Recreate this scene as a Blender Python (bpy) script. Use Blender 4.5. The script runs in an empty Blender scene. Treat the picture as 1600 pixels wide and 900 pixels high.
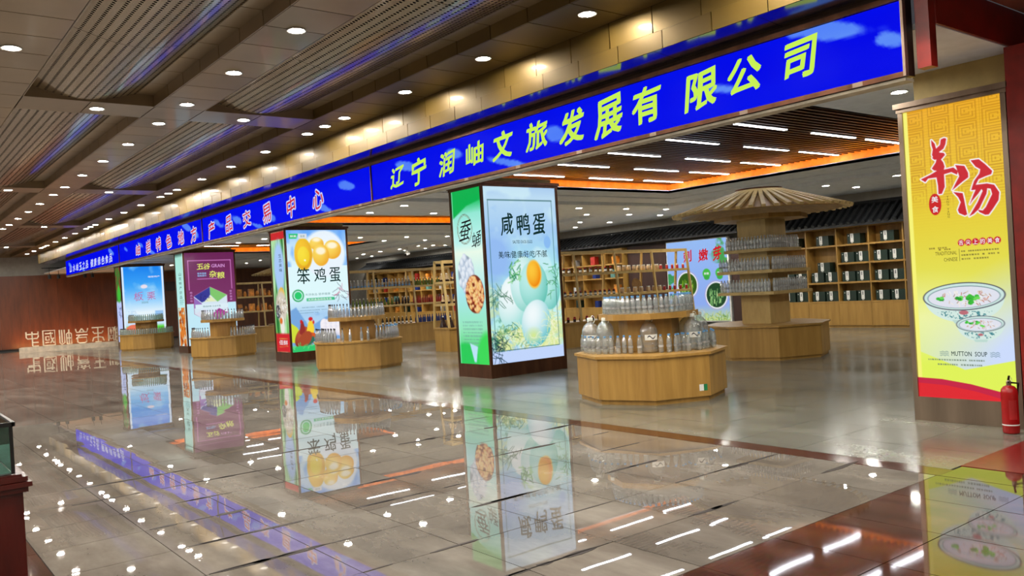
import bpy, math, random
import numpy as np
from mathutils import Vector, Matrix
random.seed(7); rng = np.random.RandomState(5)
S = bpy.context.scene; COL = S.collection
# ------------------------------------------------------------------ camera
CAM_H, FPX, YAW, PITCH, ROLL = 1.55, 1308.6, .66274, -.0009, -.05925
_F = Vector((math.sin(YAW)*math.cos(PITCH), math.cos(YAW)*math.cos(PITCH), math.sin(PITCH)))
_R0 = Vector((math.cos(YAW), -math.sin(YAW), 0)); _U0 = _R0.cross(_F)
_R = _R0*math.cos(ROLL)+_U0*math.sin(ROLL); _U = _U0*math.cos(ROLL)-_R0*math.sin(ROLL)
cd = bpy.data.cameras.new('camera'); cam = bpy.data.objects.new('camera', cd); COL.objects.link(cam)
m = Matrix((_R, _U, -_F)).transposed().to_4x4(); m.translation = (0, 0, CAM_H); cam.matrix_world = m
cd.sensor_width = 36; cd.lens = 36*FPX/1600; cd.clip_end = 200; S.camera = cam
def px(x, y, z):
    d = Vector((x, y, z-CAM_H)); w = d.dot(_F)
    return (-999, -999) if w < .1 else (800+FPX*d.dot(_R)/w, 450-FPX*d.dot(_U)/w)
# ------------------------------------------------------------------ world, exposure
W = bpy.data.worlds.new('world'); S.world = W; W.use_nodes = True
W.node_tree.nodes['Background'].inputs[0].default_value = (.05, .05, .055, 1)
S.view_settings.view_transform = 'Standard'; S.view_settings.look = 'None'
S.view_settings.exposure = 0.0; S.view_settings.gamma = 1
S.cycles.use_denoising = True; S.cycles.sample_clamp_indirect = 6; S.cycles.max_bounces = 10
S.cycles.transparent_max_bounces = 24; S.cycles.caustics_reflective = True; S.cycles.blur_glossy = 1.0; S.cycles.caustics_refractive = False
L_DOWN, L_SHOP, L_BAR, L_SIGN, L_BOX, L_COVE = 520, 700, 22, 1.0, .97, 26
# ------------------------------------------------------------------ helpers
def lin(c):
    c = np.asarray(c, float)/255; return np.where(c <= .04045, c/12.92, ((c+.055)/1.055)**2.4)
def col4(c): return tuple(float(v) for v in lin(c))+(1,)
MATS = {}
class NT:
    def __init__(s, name):
        s.m = bpy.data.materials.new(name); s.m.use_nodes = True; s.t = s.m.node_tree; s.b = s.t.nodes['Principled BSDF']
        s.o = s.t.nodes['Material Output']; MATS[name] = s.m
    def n(s, ty, **k):
        nd = s.t.nodes.new(ty)
        for a, v in k.items():
            if hasattr(nd, a) and not a.startswith('i_'): setattr(nd, a, v)
        return nd
    def l(s, a, b): s.t.links.new(a, b)
    def math(s, op, a, b=None):
        nd = s.t.nodes.new('ShaderNodeMath'); nd.operation = op
        for i, v in enumerate((a, b)):
            if v is None: continue
            if isinstance(v, (int, float)): nd.inputs[i].default_value = v
            else: s.l(v, nd.inputs[i])
        return nd.outputs[0]
    def pos(s, scale=(1, 1, 1), local=False):
        mp = s.n('ShaderNodeMapping'); mp.inputs['Scale'].default_value = scale
        if local: tc = s.n('ShaderNodeTexCoord'); s.l(tc.outputs['Object'], mp.inputs[0])
        else: g = s.n('ShaderNodeNewGeometry'); s.l(g.outputs['Position'], mp.inputs[0])
        return mp.outputs[0]
    def noise(s, scale, vec, detail=3, rough=.55):
        nd = s.n('ShaderNodeTexNoise'); nd.inputs['Scale'].default_value = scale; nd.inputs['Detail'].default_value = detail
        nd.inputs['Roughness'].default_value = rough; s.l(vec, nd.inputs['Vector']); return nd.outputs['Fac']
    def ramp(s, fac, stops):
        nd = s.n('ShaderNodeValToRGB'); e = nd.color_ramp.elements
        while len(e) < len(stops): e.new(.5)
        for el, (p, c) in zip(e, stops): el.position = p; el.color = col4(c) if len(c) == 3 else c
        s.l(fac, nd.inputs[0]); return nd.outputs[0]
    def vary(s, colr, amt):
        oi = s.n('ShaderNodeObjectInfo'); v = s.math('MULTIPLY_ADD', oi.outputs['Random'], amt)
        v.node.inputs[2].default_value = 1-amt/2
        mx = s.n('ShaderNodeVectorMath', operation='SCALE'); s.l(colr, mx.inputs[0]); s.l(v, mx.inputs['Scale']); return mx.outputs[0]
    def bump(s, h, strength, dist=.01):
        b = s.n('ShaderNodeBump'); b.inputs['Strength'].default_value = strength; b.inputs['Distance'].default_value = dist
        s.l(h, b.inputs['Height']); s.l(b.outputs[0], s.b.inputs['Normal'])
def simple(name, c, rough=.5, metal=0, spec=.5, nz=.12, scale=6, sc=(1, 1, 1), vary=0, ior=None):
    t = NT(name); lo = [max(0, v*(1-nz)) for v in c]; hi = [min(255, v*(1+nz)) for v in c]
    f = t.noise(scale, t.pos(sc)); o = t.ramp(f, [(.3, lo), (.7, hi)])
    if vary: o = t.vary(o, vary)
    t.l(o, t.b.inputs['Base Color']); t.b.inputs['Roughness'].default_value = rough; t.b.inputs['Metallic'].default_value = metal
    t.b.inputs['Specular IOR Level'].default_value = spec
    if ior: t.b.inputs['IOR'].default_value = ior
    return t.m
def emit(name, c, st, back=True):
    t = NT(name); e = t.n('ShaderNodeEmission'); e.inputs[0].default_value = col4(c); e.inputs[1].default_value = st
    t.l(e.outputs[0], t.o.inputs[0]); return t.m
def emit_attr(name, st, gloss=.03):
    t = NT(name); a = t.n('ShaderNodeAttribute'); a.attribute_name = 'print'
    e = t.n('ShaderNodeEmission'); t.l(a.outputs['Color'], e.inputs[0]); e.inputs[1].default_value = st
    gl = t.n('ShaderNodeBsdfGlossy'); gl.inputs['Roughness'].default_value = .25; gl.inputs['Color'].default_value = (gloss, gloss, gloss, 1)
    ad = t.n('ShaderNodeAddShader'); t.l(e.outputs[0], ad.inputs[0]); t.l(gl.outputs[0], ad.inputs[1]); t.l(ad.outputs[0], t.o.inputs[0]); return t.m
def glass(name, tint, gloss=.12, rough=.05, milk=0.):
    t = NT(name); tr = t.n('ShaderNodeBsdfTransparent'); tr.inputs[0].default_value = col4(tint)
    g = t.n('ShaderNodeBsdfGlossy'); g.inputs['Roughness'].default_value = rough
    lw = t.n('ShaderNodeLayerWeight'); lw.inputs[0].default_value = .35
    f = t.math('MULTIPLY_ADD', lw.outputs['Facing'], .75); f.node.inputs[2].default_value = gloss
    mx = t.n('ShaderNodeMixShader'); t.l(f, mx.inputs[0]); t.l(g.outputs[0], mx.inputs[2])
    df = t.n('ShaderNodeBsdfDiffuse'); df.inputs[0].default_value = (.8, .84, .84, 1); m2 = t.n('ShaderNodeMixShader'); m2.inputs[0].default_value = milk
    t.l(tr.outputs[0], m2.inputs[1]); t.l(df.outputs[0], m2.inputs[2]); t.l(m2.outputs[0], mx.inputs[1]); t.l(mx.outputs[0], t.o.inputs[0]); return t.m

class MB:
    def __init__(s): s.v = []; s.f = []; s.mi = []; s.cur = 0
    def add(s, vs, fs):
        o = len(s.v); s.v += [tuple(v) for v in vs]; s.f += [tuple(i+o for i in f) for f in fs]; s.mi += [s.cur]*len(fs); return s
    def box(s, x0, x1, y0, y1, z0, z1):
        return s.add([(x0, y0, z0), (x1, y0, z0), (x1, y1, z0), (x0, y1, z0), (x0, y0, z1), (x1, y0, z1), (x1, y1, z1), (x0, y1, z1)],
                     [(0, 3, 2, 1), (4, 5, 6, 7), (0, 1, 5, 4), (1, 2, 6, 5), (2, 3, 7, 6), (3, 0, 4, 7)])
    def cbox(s, cx, cy, cz, a, b, c): return s.box(cx-a/2, cx+a/2, cy-b/2, cy+b/2, cz-c/2, cz+c/2)
    def prism(s, p, z0, z1):
        n = len(p); return s.add([(x, y, z0) for x, y in p]+[(x, y, z1) for x, y in p],
                     [tuple(range(n))[::-1], tuple(range(n, 2*n))]+[(i, (i+1) % n, n+(i+1) % n, n+i) for i in range(n)])
    def lathe(s, prof, n=12, c=(0, 0, 0), cap=True):
        vs = []; 
        for r, z in prof:
            for k in range(n): a = 2*math.pi*k/n; vs.append((c[0]+r*math.cos(a), c[1]+r*math.sin(a), c[2]+z))
        fs = [(i*n+k, i*n+(k+1) % n, (i+1)*n+(k+1) % n, (i+1)*n+k) for i in range(len(prof)-1) for k in range(n)]
        if cap: fs += [tuple(range(n))[::-1], tuple(range((len(prof)-1)*n, len(prof)*n))]
        return s.add(vs, fs)
    def bar(s, p, q, w, h, up=(0, 0, 1)):
        p, q = Vector(p), Vector(q); d = (q-p).normalized(); a = d.cross(Vector(up))
        a = a.normalized() if a.length > 1e-4 else Vector((1, 0, 0)); b = a.cross(d)
        vs = [e+a*i*w/2+b*j*h/2 for e in (p, q) for i, j in ((-1, -1), (1, -1), (1, 1), (-1, 1))]
        return s.add(vs, [(0, 1, 2, 3), (7, 6, 5, 4), (0, 4, 5, 1), (1, 5, 6, 2), (2, 6, 7, 3), (3, 7, 4, 0)])
    def tube(s, pts, r, n=6):
        pts = [Vector(p) for p in pts]; vs = []
        for i, p in enumerate(pts):
            d = (pts[min(i+1, len(pts)-1)]-pts[max(i-1, 0)]).normalized(); a = d.cross(Vector((0, .02, 1)))
            if a.length < .1: a = d.cross(Vector((0, 1, 0)))
            a.normalize(); b = a.cross(d)
            vs += [p+a*r*math.cos(2*math.pi*k/n)+b*r*math.sin(2*math.pi*k/n) for k in range(n)]
        fs = [(i*n+k, i*n+(k+1) % n, (i+1)*n+(k+1) % n, (i+1)*n+k) for i in range(len(pts)-1) for k in range(n)]
        return s.add(vs, fs+[tuple(range(n))[::-1], tuple(range((len(pts)-1)*n, len(pts)*n))])
    def mesh(s, name, mats, smooth=False):
        me = bpy.data.meshes.new(name); me.from_pydata(s.v, [], s.f)
        for mt in (mats if isinstance(mats, (list, tuple)) else [mats]): me.materials.append(MATS[mt] if isinstance(mt, str) else mt)
        if any(s.mi): me.polygons.foreach_set('material_index', s.mi)
        if smooth: me.polygons.foreach_set('use_smooth', [True]*len(s.f))
        me.update(); return me
    def build(s, name, mats, parent=None, smooth=False): return link(name, s.mesh(name, mats, smooth), parent)
def link(name, me, parent=None, loc=None, rz=0):
    o = bpy.data.objects.new(name, me); COL.objects.link(o)
    if parent is not None: o.parent = parent
    if loc is not None: o.location = loc
    if rz: o.rotation_euler[2] = rz
    return o
def tag(o, label, cat, group=None, kind=None):
    o['label'] = label
    if cat: o['category'] = cat
    if group: o['group'] = group
    if kind: o['kind'] = kind
    return o
def thing(name, label, cat, loc=(0, 0, 0), rz=0, group=None, kind=None):
    o = link(name, None, None, loc, rz); return tag(o, label, cat, group, kind)
def dup(o, loc, rz=None, label=None, parent=None):
    c = o.copy(); COL.objects.link(c)
    if parent is not None: c.parent = parent
    else:
        c.location = loc
        if rz is not None: c.rotation_euler[2] = rz
        if label: c['label'] = label
    for ch in list(o.children): dup(ch, None, parent=c)
    return c
def struct(name, mb, mt, label, cat): return tag(mb.build(name, mt), label, cat, None, 'structure')
# ------------------------------------------------------------------ materials
def floor_mat(name, a, b, c, rough, wav, ior, sc=1.0, speck=0):
    t = NT(name); v = t.pos((1.0, .35, 1)); f = t.noise(2.2*sc, v, 6, .62)
    o = t.ramp(f, [(.28, a), (.5, b), (.72, c)])
    if speck:
        vo = t.n('ShaderNodeTexVoronoi'); vo.inputs['Scale'].default_value = 55; t.l(t.pos(), vo.inputs['Vector'])
        mx = t.n('ShaderNodeMix', data_type='RGBA', blend_type='MULTIPLY'); mx.inputs[0].default_value = speck
        t.l(o, mx.inputs[6]); t.l(vo.outputs['Color'], mx.inputs[7]); o = mx.outputs[2]
    o = t.vary(o, .16); t.l(o, t.b.inputs['Base Color'])
    rr = t.ramp(t.noise(1.3, t.pos((1, .3, 1)), 4), [(.35, (0, 0, 0)), (.75, (255, 255, 255))])
    r = t.math('MULTIPLY_ADD', rr, rough*.9); r.node.inputs[2].default_value = rough; t.l(r, t.b.inputs['Roughness'])
    t.b.inputs['IOR'].default_value = ior; t.bump(t.noise(1.7, t.pos(), 1, .4), wav, .05); return t.m
floor_mat('polished_marble', (90, 84, 78), (116, 109, 101), (140, 133, 124), .01, .01, 1.9)
floor_mat('shop_granite', (88, 88, 78), (112, 112, 102), (132, 131, 120), .14, .02, 1.6, 1, .25)
floor_mat('red_granite', (58, 36, 29), (78, 50, 40), (98, 64, 52), .03, .012, 1.8, 3, .3)
simple('red_carpet', (104, 16, 12), .25, 0, .5, .1, 20)
simple('joint_dark', (38, 28, 22), .7)
simple('brown_band', (70, 38, 27), .12, 0, .6, .15, 3, (1, 4, 1))
def gold(name, c, rough, vary, metal=.92, coat=0):
    t = NT(name); t.b.inputs['Coat Weight'].default_value = coat; t.b.inputs['Coat Roughness'].default_value = .09; t.b.inputs['Coat IOR'].default_value = 1.7; o = t.vary(t.ramp(t.noise(1.5, t.pos()), [(.3, [v*.92 for v in c]), (.7, c)]), vary)
    t.l(o, t.b.inputs['Base Color']); t.b.inputs['Metallic'].default_value = metal; t.b.inputs['Roughness'].default_value = rough
    t.bump(t.noise(2.5, t.pos(), 2), .03, .03); return t
gold('gold_panel', (104, 82, 34), .42, .3, .45, .16); gold('bronze_panel', (146, 124, 92), .38, .26, .5, .3); gold('soffit_bronze', (150, 140, 128), .13, .1, .95)
t = gold('perforated_metal', (146, 126, 98), .26, .12, .6, .5)
g = t.n('ShaderNodeNewGeometry'); sx = t.n('ShaderNodeSeparateXYZ'); t.l(g.outputs['Position'], sx.inputs[0])
fx = t.math('SUBTRACT', t.math('FRACT', t.math('MULTIPLY', sx.outputs[0], 11.5)), .5)
fy = t.math('SUBTRACT', t.math('FRACT', t.math('MULTIPLY', sx.outputs[1], 19)), .5)
dd = t.math('ADD', t.math('POWER', t.math('MULTIPLY', fx, 1/11.5), 2), t.math('POWER', t.math('MULTIPLY', fy, 1/19), 2))
hole = t.math('LESS_THAN', dd, .0155**2); mx = t.n('ShaderNodeMixShader'); df = t.n('ShaderNodeBsdfDiffuse'); df.inputs[0].default_value = (.004, .003, .003, 1)
t.l(hole, mx.inputs[0]); t.l(t.b.outputs[0], mx.inputs[1]); t.l(df.outputs[0], mx.inputs[2]); t.l(mx.outputs[0], t.o.inputs[0])
simple('dark_void', (16, 14, 12), .9); simple('white_ceiling', (224, 228, 234), .75, nz=.03); simple('bulk_grey', (150, 146, 138), .8, nz=.04)
simple('cream_column', (176, 152, 92), .6, nz=.05); simple('brown_steel', (98, 64, 46), .28, .75, nz=.15, sc=(1, 1, .2)); simple('stainless', (150, 132, 116), .3, .85, nz=.1, sc=(1, 1, .1))
simple('dark_frame', (58, 40, 32), .3, .6); simple('red_paint', (120, 22, 14), .35); simple('pink_ceiling', (150, 92, 74), .6); simple('beige_strip', (170, 160, 140), .5)
def wood(name, a, b, rough, sc):
    t = NT(name); f = t.noise(7, t.pos(sc), 5, .6); t.l(t.vary(t.ramp(f, [(.3, a), (.7, b)]), .1), t.b.inputs['Base Color']); t.b.inputs['Roughness'].default_value = rough; return t
wood('oak', (148, 110, 50), (176, 136, 68), .42, (1.2, 1.2, .12)); wood('oak_light', (182, 150, 88), (206, 176, 112), .45, (1, 1, .3)); wood('dark_slat', (44, 24, 17), (68, 38, 27), .35, (.2, 2, 2))
wood('wall_wood', (84, 44, 22), (110, 58, 30), .4, (1, 1, .15)); wood('mahogany', (52, 12, 9), (80, 22, 15), .25, (1, 1, .2)); wood('door_dark', (44, 26, 22), (60, 36, 30), .4, (1, 1, .2))
simple('roof_black', (26, 27, 29), .25, 0, .6, .2); simple('green_box', (24, 44, 36), .4); simple('paper_white', (226, 226, 220), .5, nz=.02); simple('cap_blue', (96, 150, 200), .35); simple('cap_dark', (28, 30, 44), .35)
simple('cap_white', (220, 222, 214), .4); simple('extinguisher_red', (150, 14, 16), .25); simple('black_plastic', (14, 14, 14), .35); simple('white_metal', (206, 204, 198), .4); simple('jade_stone', (222, 206, 180), .3, nz=.06)
simple('plinth_stone', (196, 178, 156), .4, nz=.08); simple('red_label', (160, 30, 30), .4); simple('brown_glass', (40, 22, 16), .12); simple('beige_food', (190, 160, 120), .5); simple('green_glass', (96, 112, 44), .15, nz=.2)
simple('blue_glass', (36, 52, 110), .15); simple('red_pack', (150, 34, 24), .4, vary=.3); simple('orange_pack', (190, 120, 40), .5, nz=.3, vary=.5); simple('teal_pack', (70, 110, 104), .5, nz=.2, vary=.6); simple('grey_pack', (150, 150, 150), .5, nz=.2, vary=.6)
simple('cove_glow_tan', (230, 176, 90), .6); simple('green_tag', (30, 120, 70), .4); simple('wicker', (150, 120, 80), .7)  # cove wall: glow of the orange strip put into its base colour
glass('clear_plastic', (248, 252, 252), .14, .08, .16); glass('case_glass', (206, 228, 222), .06, .01); glass('kiosk_plastic', (250, 252, 252), .22, .12, .42); glass('grey_glass', (190, 198, 210), .3, .12, .3); glass('green_clear', (170, 214, 196), .2, .1, .3)
emit('lamp_hall', (255, 248, 236), L_DOWN); emit('lamp_shop', (250, 246, 236), L_SHOP); emit('lamp_bar', (240, 244, 255), L_BAR); emit('lamp_orange', (255, 148, 14), L_COVE)
emit_attr('led_screen', L_SIGN, .002); emit_attr('lightbox_print', L_BOX)
def ink(name, c, st=L_BOX):
    if name not in MATS: emit(name, c, st)
    return name
ink('ink_lime', (196, 236, 84), L_SIGN*1.05); ink('ink_red', (206, 34, 44)); ink('ink_signred', (206, 40, 60), L_SIGN); ink('ink_signwhite', (206, 214, 255), L_SIGN); ink('ink_white', (245, 245, 250))
ink('ink_dark', (20, 50, 48)); ink('ink_black', (30, 28, 30)); ink('ink_grey', (110, 150, 150)); ink('ink_lilac', (214, 150, 214)); ink('ink_yellow', (226, 232, 110)); ink('ink_pink', (190, 110, 170)); ink('ink_brown', (96, 84, 40)); ink('ink_skyblue', (150, 200, 250), L_SIGN)
# ------------------------------------------------------------------ floors
def visible(x, y, z=0):
    a, b = px(x, y, z); return -60 < a < 1660 and -60 < b < 960
T = .66; X0 = .84; Y0 = 2.96
def slab_mesh(name, mat, s=T, g=.006, h=.02):
    return MB().box(-s/2+g/2, s/2-g/2, -s/2+g/2, s/2-g/2, -h, 0).mesh(name, mat)
fl = struct('floor', MB().box(-7, 6.34, -6, 44.2, -.08, -.016), 'joint_dark', 'polished grey-brown marble hall floor with reflections', 'floor')
def lay(parent, cells, mat, name, tilt, limit=290):
    me = slab_mesh(name, mat); cells.sort(key=lambda c: (0 if visible(*c) else 1, c[0]**2+c[1]**2)); big = MB()
    for i, (x, y) in enumerate(cells):
        ax, ay = rng.normal(0, tilt, 2)
        if i < limit and visible(x, y):
            o = link(name, me, parent, (x, y, 0)); o.rotation_euler = (ax, ay, 0)
        else:
            s = T/2-.002; c = [(x-s, y-s), (x+s, y-s), (x+s, y+s), (x-s, y+s)]
            z = [(b-y)*ax-(a-x)*ay for a, b in c]
            big.add([(a, b, zz) for (a, b), zz in zip(c, z)]+[(a, b, -.02) for a, b in c], [(0, 1, 2, 3), (0, 4, 5, 1), (1, 5, 6, 2), (2, 6, 7, 3), (3, 7, 4, 0)])
    if big.f: o = big.build('tile_field', mat, parent); o['kind'] = 'stuff'
hall = [(X0+T*(i+.5), Y0+T*(j+.5)) for i in range(8) for j in range(62)]
lay(fl, hall, 'polished_marble', 'floor_tile', .0013)
lay(fl, [(-T*(i+.5)-.48, Y0+T*(j+.5)) for i in range(9) for j in range(62)], 'polished_marble', 'floor_tile', .001, 0)
lay(fl, [(X0-T*(i+.5), Y0+T*(j+.5)) for i in range(2) for j in range(62)], 'red_granite', 'granite_slab', .0008, 60)
lay(fl, [(X0+T*(i+.5), Y0-T*(j+.5)) for i in range(-2, 8) for j in range(2)], 'red_granite', 'granite_slab', .0008, 60)
lay(fl, [(X0+T*(i+.5), Y0-T*(j+2.5)) for i in range(-10, 8) for j in range(10)], 'polished_marble', 'floor_tile', .001, 0)
# weathered joints: chipped dark filler along some joints
chip = MB()
for j in range(1, 9):
    y = Y0+T*j
    for k in range(10):
        x = 1.2+random.random()*4.8; l = .05+random.random()*.25; w = .007+random.random()**2*.028
        pts = [(x+l*math.cos(a)*(.8+.4*random.random()), y+w*math.sin(a)*(.6+.8*random.random())) for a in np.linspace(0, 2*math.pi, 9)[:-1]]
        chip.prism(pts, -.004, .0022)
o = chip.build('joint_filler', 'joint_dark', fl); o['kind'] = 'stuff'
struct('trim_1', MB().box(6.124, 6.346, Y0-.02, 44, -.03, .0005), 'brown_band', 'dark red-brown stone band between hall and shop floors', 'floor trim')
fs = struct('floor.001', MB().box(6.35, 20.6, -6, 44.2, -.08, -.016), 'joint_dark', 'dull greenish granite shop floor beyond the brown band', 'floor')
lay(fs, [(6.35+T*(i+.5), Y0+T*(j+.5)) for i in range(21) for j in range(62)], 'shop_granite', 'floor_tile', .0008)
struct('trim_2', MB().box(6.5, 20.4, -5, Y0-.004, -.01, .004), 'red_carpet', 'bright red floor beside the red portal column', 'floor trim')
struct('trim_6', MB().box(6.124, 6.498, -5, Y0-.022, -.03, .0005), 'red_granite', 'narrow dark red granite strip beside the bright red floor', 'floor trim')
# ------------------------------------------------------------------ hall walls
struct('wall_left', MB().box(-7.2, -7, -6, 44.2, 0, 4.6), 'bulk_grey', 'plain pale wall on the far side of the hall', 'wall')
struct('wall_back', MB().box(-7, 21, -6.2, -6, 0, 4.6), 'bulk_grey', 'plain pale wall behind the viewer', 'wall')
we = struct('wall_end', MB().box(-7, 21, 44.1, 44.3, 0, 4.6), 'bulk_grey', 'end wall of the hall, brown wood boards below pale plaster', 'wall')
bm_ = MB().box(-.597, .597, -.03, 0, .06, 3.4).mesh('wall_panel', 'wall_wood')
for i in range(23): link('wall_panel', bm_, we, (-6.4+1.2*i, 44.1, 0))
struct('baseboard_end', MB().box(-7, 21, 44.04, 44.1, 0, .08), 'black_plastic', 'low black skirting under the brown wood end wall', 'baseboard')
# ------------------------------------------------------------------ hall ceiling
ce = struct('ceiling', MB().box(-7, 6.9, -6, 44.1, 4.62, 4.7), 'dark_void', 'gold-brown metal hall ceiling with curved perforated coffers', 'ceiling')
ZC = 4.25; G = .007
strips = [(-3.34, -2.69), (-1.14, -.49), (1.06, 1.71), (3.26, 3.91), (5.55, 6.33)]
coffs = [(-5.5, -3.34), (-2.69, -1.14), (-.49, 1.06), (1.71, 3.26), (3.91, 5.55)]
bays = [(4.0+8.45*k, 11.71+8.45*k) for k in range(-1, 5)]
bays[-1] = (bays[-1][0], 44.05)
def pan(name, x0, x1, y0, y1, z0, z1, mat, cache={}):
    k = (name, round(x1-x0, 3), round(y1-y0, 3), round(z1-z0, 3), mat)
    if k not in cache: cache[k] = MB().box(-(x1-x0)/2, (x1-x0)/2, -(y1-y0)/2, (y1-y0)/2, -(z1-z0)/2, (z1-z0)/2).mesh(name, mat)
    return cache[k], ((x0+x1)/2, (y0+y1)/2, (z0+z1)/2)
rest = MB()
def place(name, seen, *a):
    x0, x1, y0, y1, z0, z1, mat = a
    if seen: me, l = pan(name, *a); link(name, me, ce, l)
    else: rest.box(x0, x1, y0, y1, z0, z1)
def perf(x0, x1, y0, y1, seen):
    n = 14; w = x1-x0-.3; P = []
    for i in range(n+1):
        s = i/n; P.append((x0+.07+s*w, 4.40-.135*math.sin(math.pi*min(1, s*.98+.01))**1.15))
    vs = [(x, y, z) for y in (y0+.006, y1-.006) for x, z in P]
    m = MB().add(vs, [(i, i+1, n+2+i, n+1+i) for i in range(n)])
    vs = [(x, y, z+.02) for y in (y0+.006, y1-.006) for x, z in P]
    m.add(vs, [(i, i+1, n+2+i, n+1+i)[::-1] for i in range(n)])
    o = m.build('perforated_panel', 'perforated_metal', ce, True)
for b, (y0, y1) in enumerate(bays):
    n = 12 if b < 5 else 5; dy = (y1-y0)/n; ns = b > 0
    for si, (x0, x1) in enumerate(strips):
        for j in range(n): place('ceiling_panel', ns and si > 1, x0+G, x1-G, y0+dy*j+G, y0+dy*(j+1)-G, ZC, ZC+.03, 'gold_panel' if si == 4 else 'bronze_panel')
    for ci, (x0, x1) in enumerate(coffs):
        for j in range(3): perf(x0, x1, y0+(y1-y0)*j/3, y0+(y1-y0)*(j+1)/3, ns)
        for j in range(n):
            place('coffer_side_panel', ns and ci > 2, x1-.012, x1, y0+dy*j+G, y0+dy*(j+1)-G, ZC, 4.42, 'gold_panel' if ci == 4 else 'bronze_panel')
            off = dy*.45
            rest.box(x1-.26, x1-.012, y0+dy*j+G, y0+dy*(j+1)-G, 4.40, 4.42)
        rest.box(x0, x0+.012, y0, y1, ZC, 4.42); rest.box(x0, x0+.08, y0, y1, 4.40, 4.42)
        rest.box(x0, x1, y0-.012, y0, ZC, 4.5); rest.box(x0, x1, y1, y1+.012, ZC, 4.5)
    c0, c1 = y1+G, y1+.74-G
    if b < 5:
        X = [6.33, 5.55, 4.73, 3.91, 3.26, 2.48, 1.71, 1.06, .28, -.49, -1.14, -2.3, -3.34, -5, -7]
        for a, c in zip(X[1:], X[:-1]): place('cross_beam_panel', b >= 0 and a > .5, a+G, c-G, c0, c1, ZC, ZC+.03, 'gold_panel' if a > 5 else 'bronze_panel')
rest.box(-7, -5.5, -6, 44, ZC, ZC+.03); rest.box(-7, 6.33, -6, -4.5, ZC, ZC+.03)
o = rest.build('panel_field', 'bronze_panel', ce); o['kind'] = 'stuff'
# bulkhead between hall and shop: two staggered rows of gold panels and a glossy soffit
wf = struct('wall_bulkhead', MB().box(6.345, 6.9, 3.18, 42, 3.83, 4.62), 'dark_void', 'gold panelled bulkhead above the blue sign', 'bulkhead')
dy = 8.45/14
k = 0; y = 3.18
me_u = MB().box(-.01, .01, -dy/2+.006, dy/2-.006, -.133, .133).mesh('upper_panel', 'gold_panel')
me_l = MB().box(-.01, .01, -dy/2+.006, dy/2-.006, -.088, .088).mesh('lower_panel', 'gold_panel')
while y+dy < 42:
    u = link('bulkhead_panel', me_u, wf, (6.336, y+dy/2, 4.116)); u.rotation_euler = (0, rng.normal(0, .004), rng.normal(0, .006))
    u = link('bulkhead_panel', me_l, wf, (6.326, y+dy/2-.12, 3.89)); u.rotation_euler = (0, rng.normal(0, .004), rng.normal(0, .006)); y += dy; k += 1
me_s = MB().box(-.2, .2, -dy+.004, dy-.004, -.012, .012).mesh('soffit_panel', 'soffit_bronze'); y = 3.18
while y+2*dy < 42:
    link('soffit_panel', me_s, wf, (6.52, y+dy, 3.79)).rotation_euler = (0, .1, 0); y += 2*dy
struct('wall_front', MB().box(6.33, 6.75, -6, 3.1, 3.8, 4.62), 'gold_panel', 'gold bulkhead continuing over the red portal', 'bulkhead')
# ------------------------------------------------------------------ downlights
def downlight(lab, grp, mat, r):
    t = thing('recessed_downlight', lab, 'ceiling light', (0, 0, 0), 0, grp)
    MB().lathe([(r*1.3, -.006), (r*1.25, -.012), (r, -.008), (r, .01)], 20, cap=False).build('trim_ring', 'white_metal', t)
    vs = [(r*math.cos(2*math.pi*k/20), r*math.sin(2*math.pi*k/20), -.004) for k in range(20)]
    MB().add(vs, [tuple(range(20))[::-1]]).build('lamp', mat, t); return t
ys = []
for k in range(-1, 5):
    c = 3.63+8.45*k; ys += [c+.66+1.78*i for i in range(5)]
ys = [y for y in ys if -5 < y < 43]
first = downlight('bright round downlight in the gold metal ceiling strip nearest the blue sign', 'downlights of the hall strip beside the sign', 'lamp_hall', .075); used = False
def put(proto, pts, z, flag):
    for i, (x, y) in enumerate(pts):
        if flag[0]: dup(proto, (x, y, z))
        else: proto.location = (x, y, z); flag[0] = True
put(first, [(5.9, y) for y in ys]+[(5.9, 12.08+8.45*k) for k in range(-1, 4)], ZC, [False])
p2 = downlight('round downlight in the flat strip between the two curved perforated coffers', 'downlights of the middle hall strip', 'lamp_hall', .075)
put(p2, [(3.585, y) for y in ys], ZC, [False])
p3 = downlight('round downlight in the left flat strip of the gold ceiling', 'downlights of the left hall strips', 'lamp_hall', .075)
put(p3, [(x, y) for x in (1.33, -.82, -3.0) for y in ys], ZC, [False])
p4 = downlight('round downlight in a cross beam under the hall ceiling', 'downlights of the cross beams', 'lamp_hall', .075)
put(p4, [(x, 12.08+8.45*k) for k in range(-1, 4) for x in (4.6, 2.62)], ZC, [False])
ZS = 3.45
p5 = downlight('white round downlight in the plain shop ceiling', 'downlights of the shop ceiling', 'lamp_shop', .075)
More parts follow.
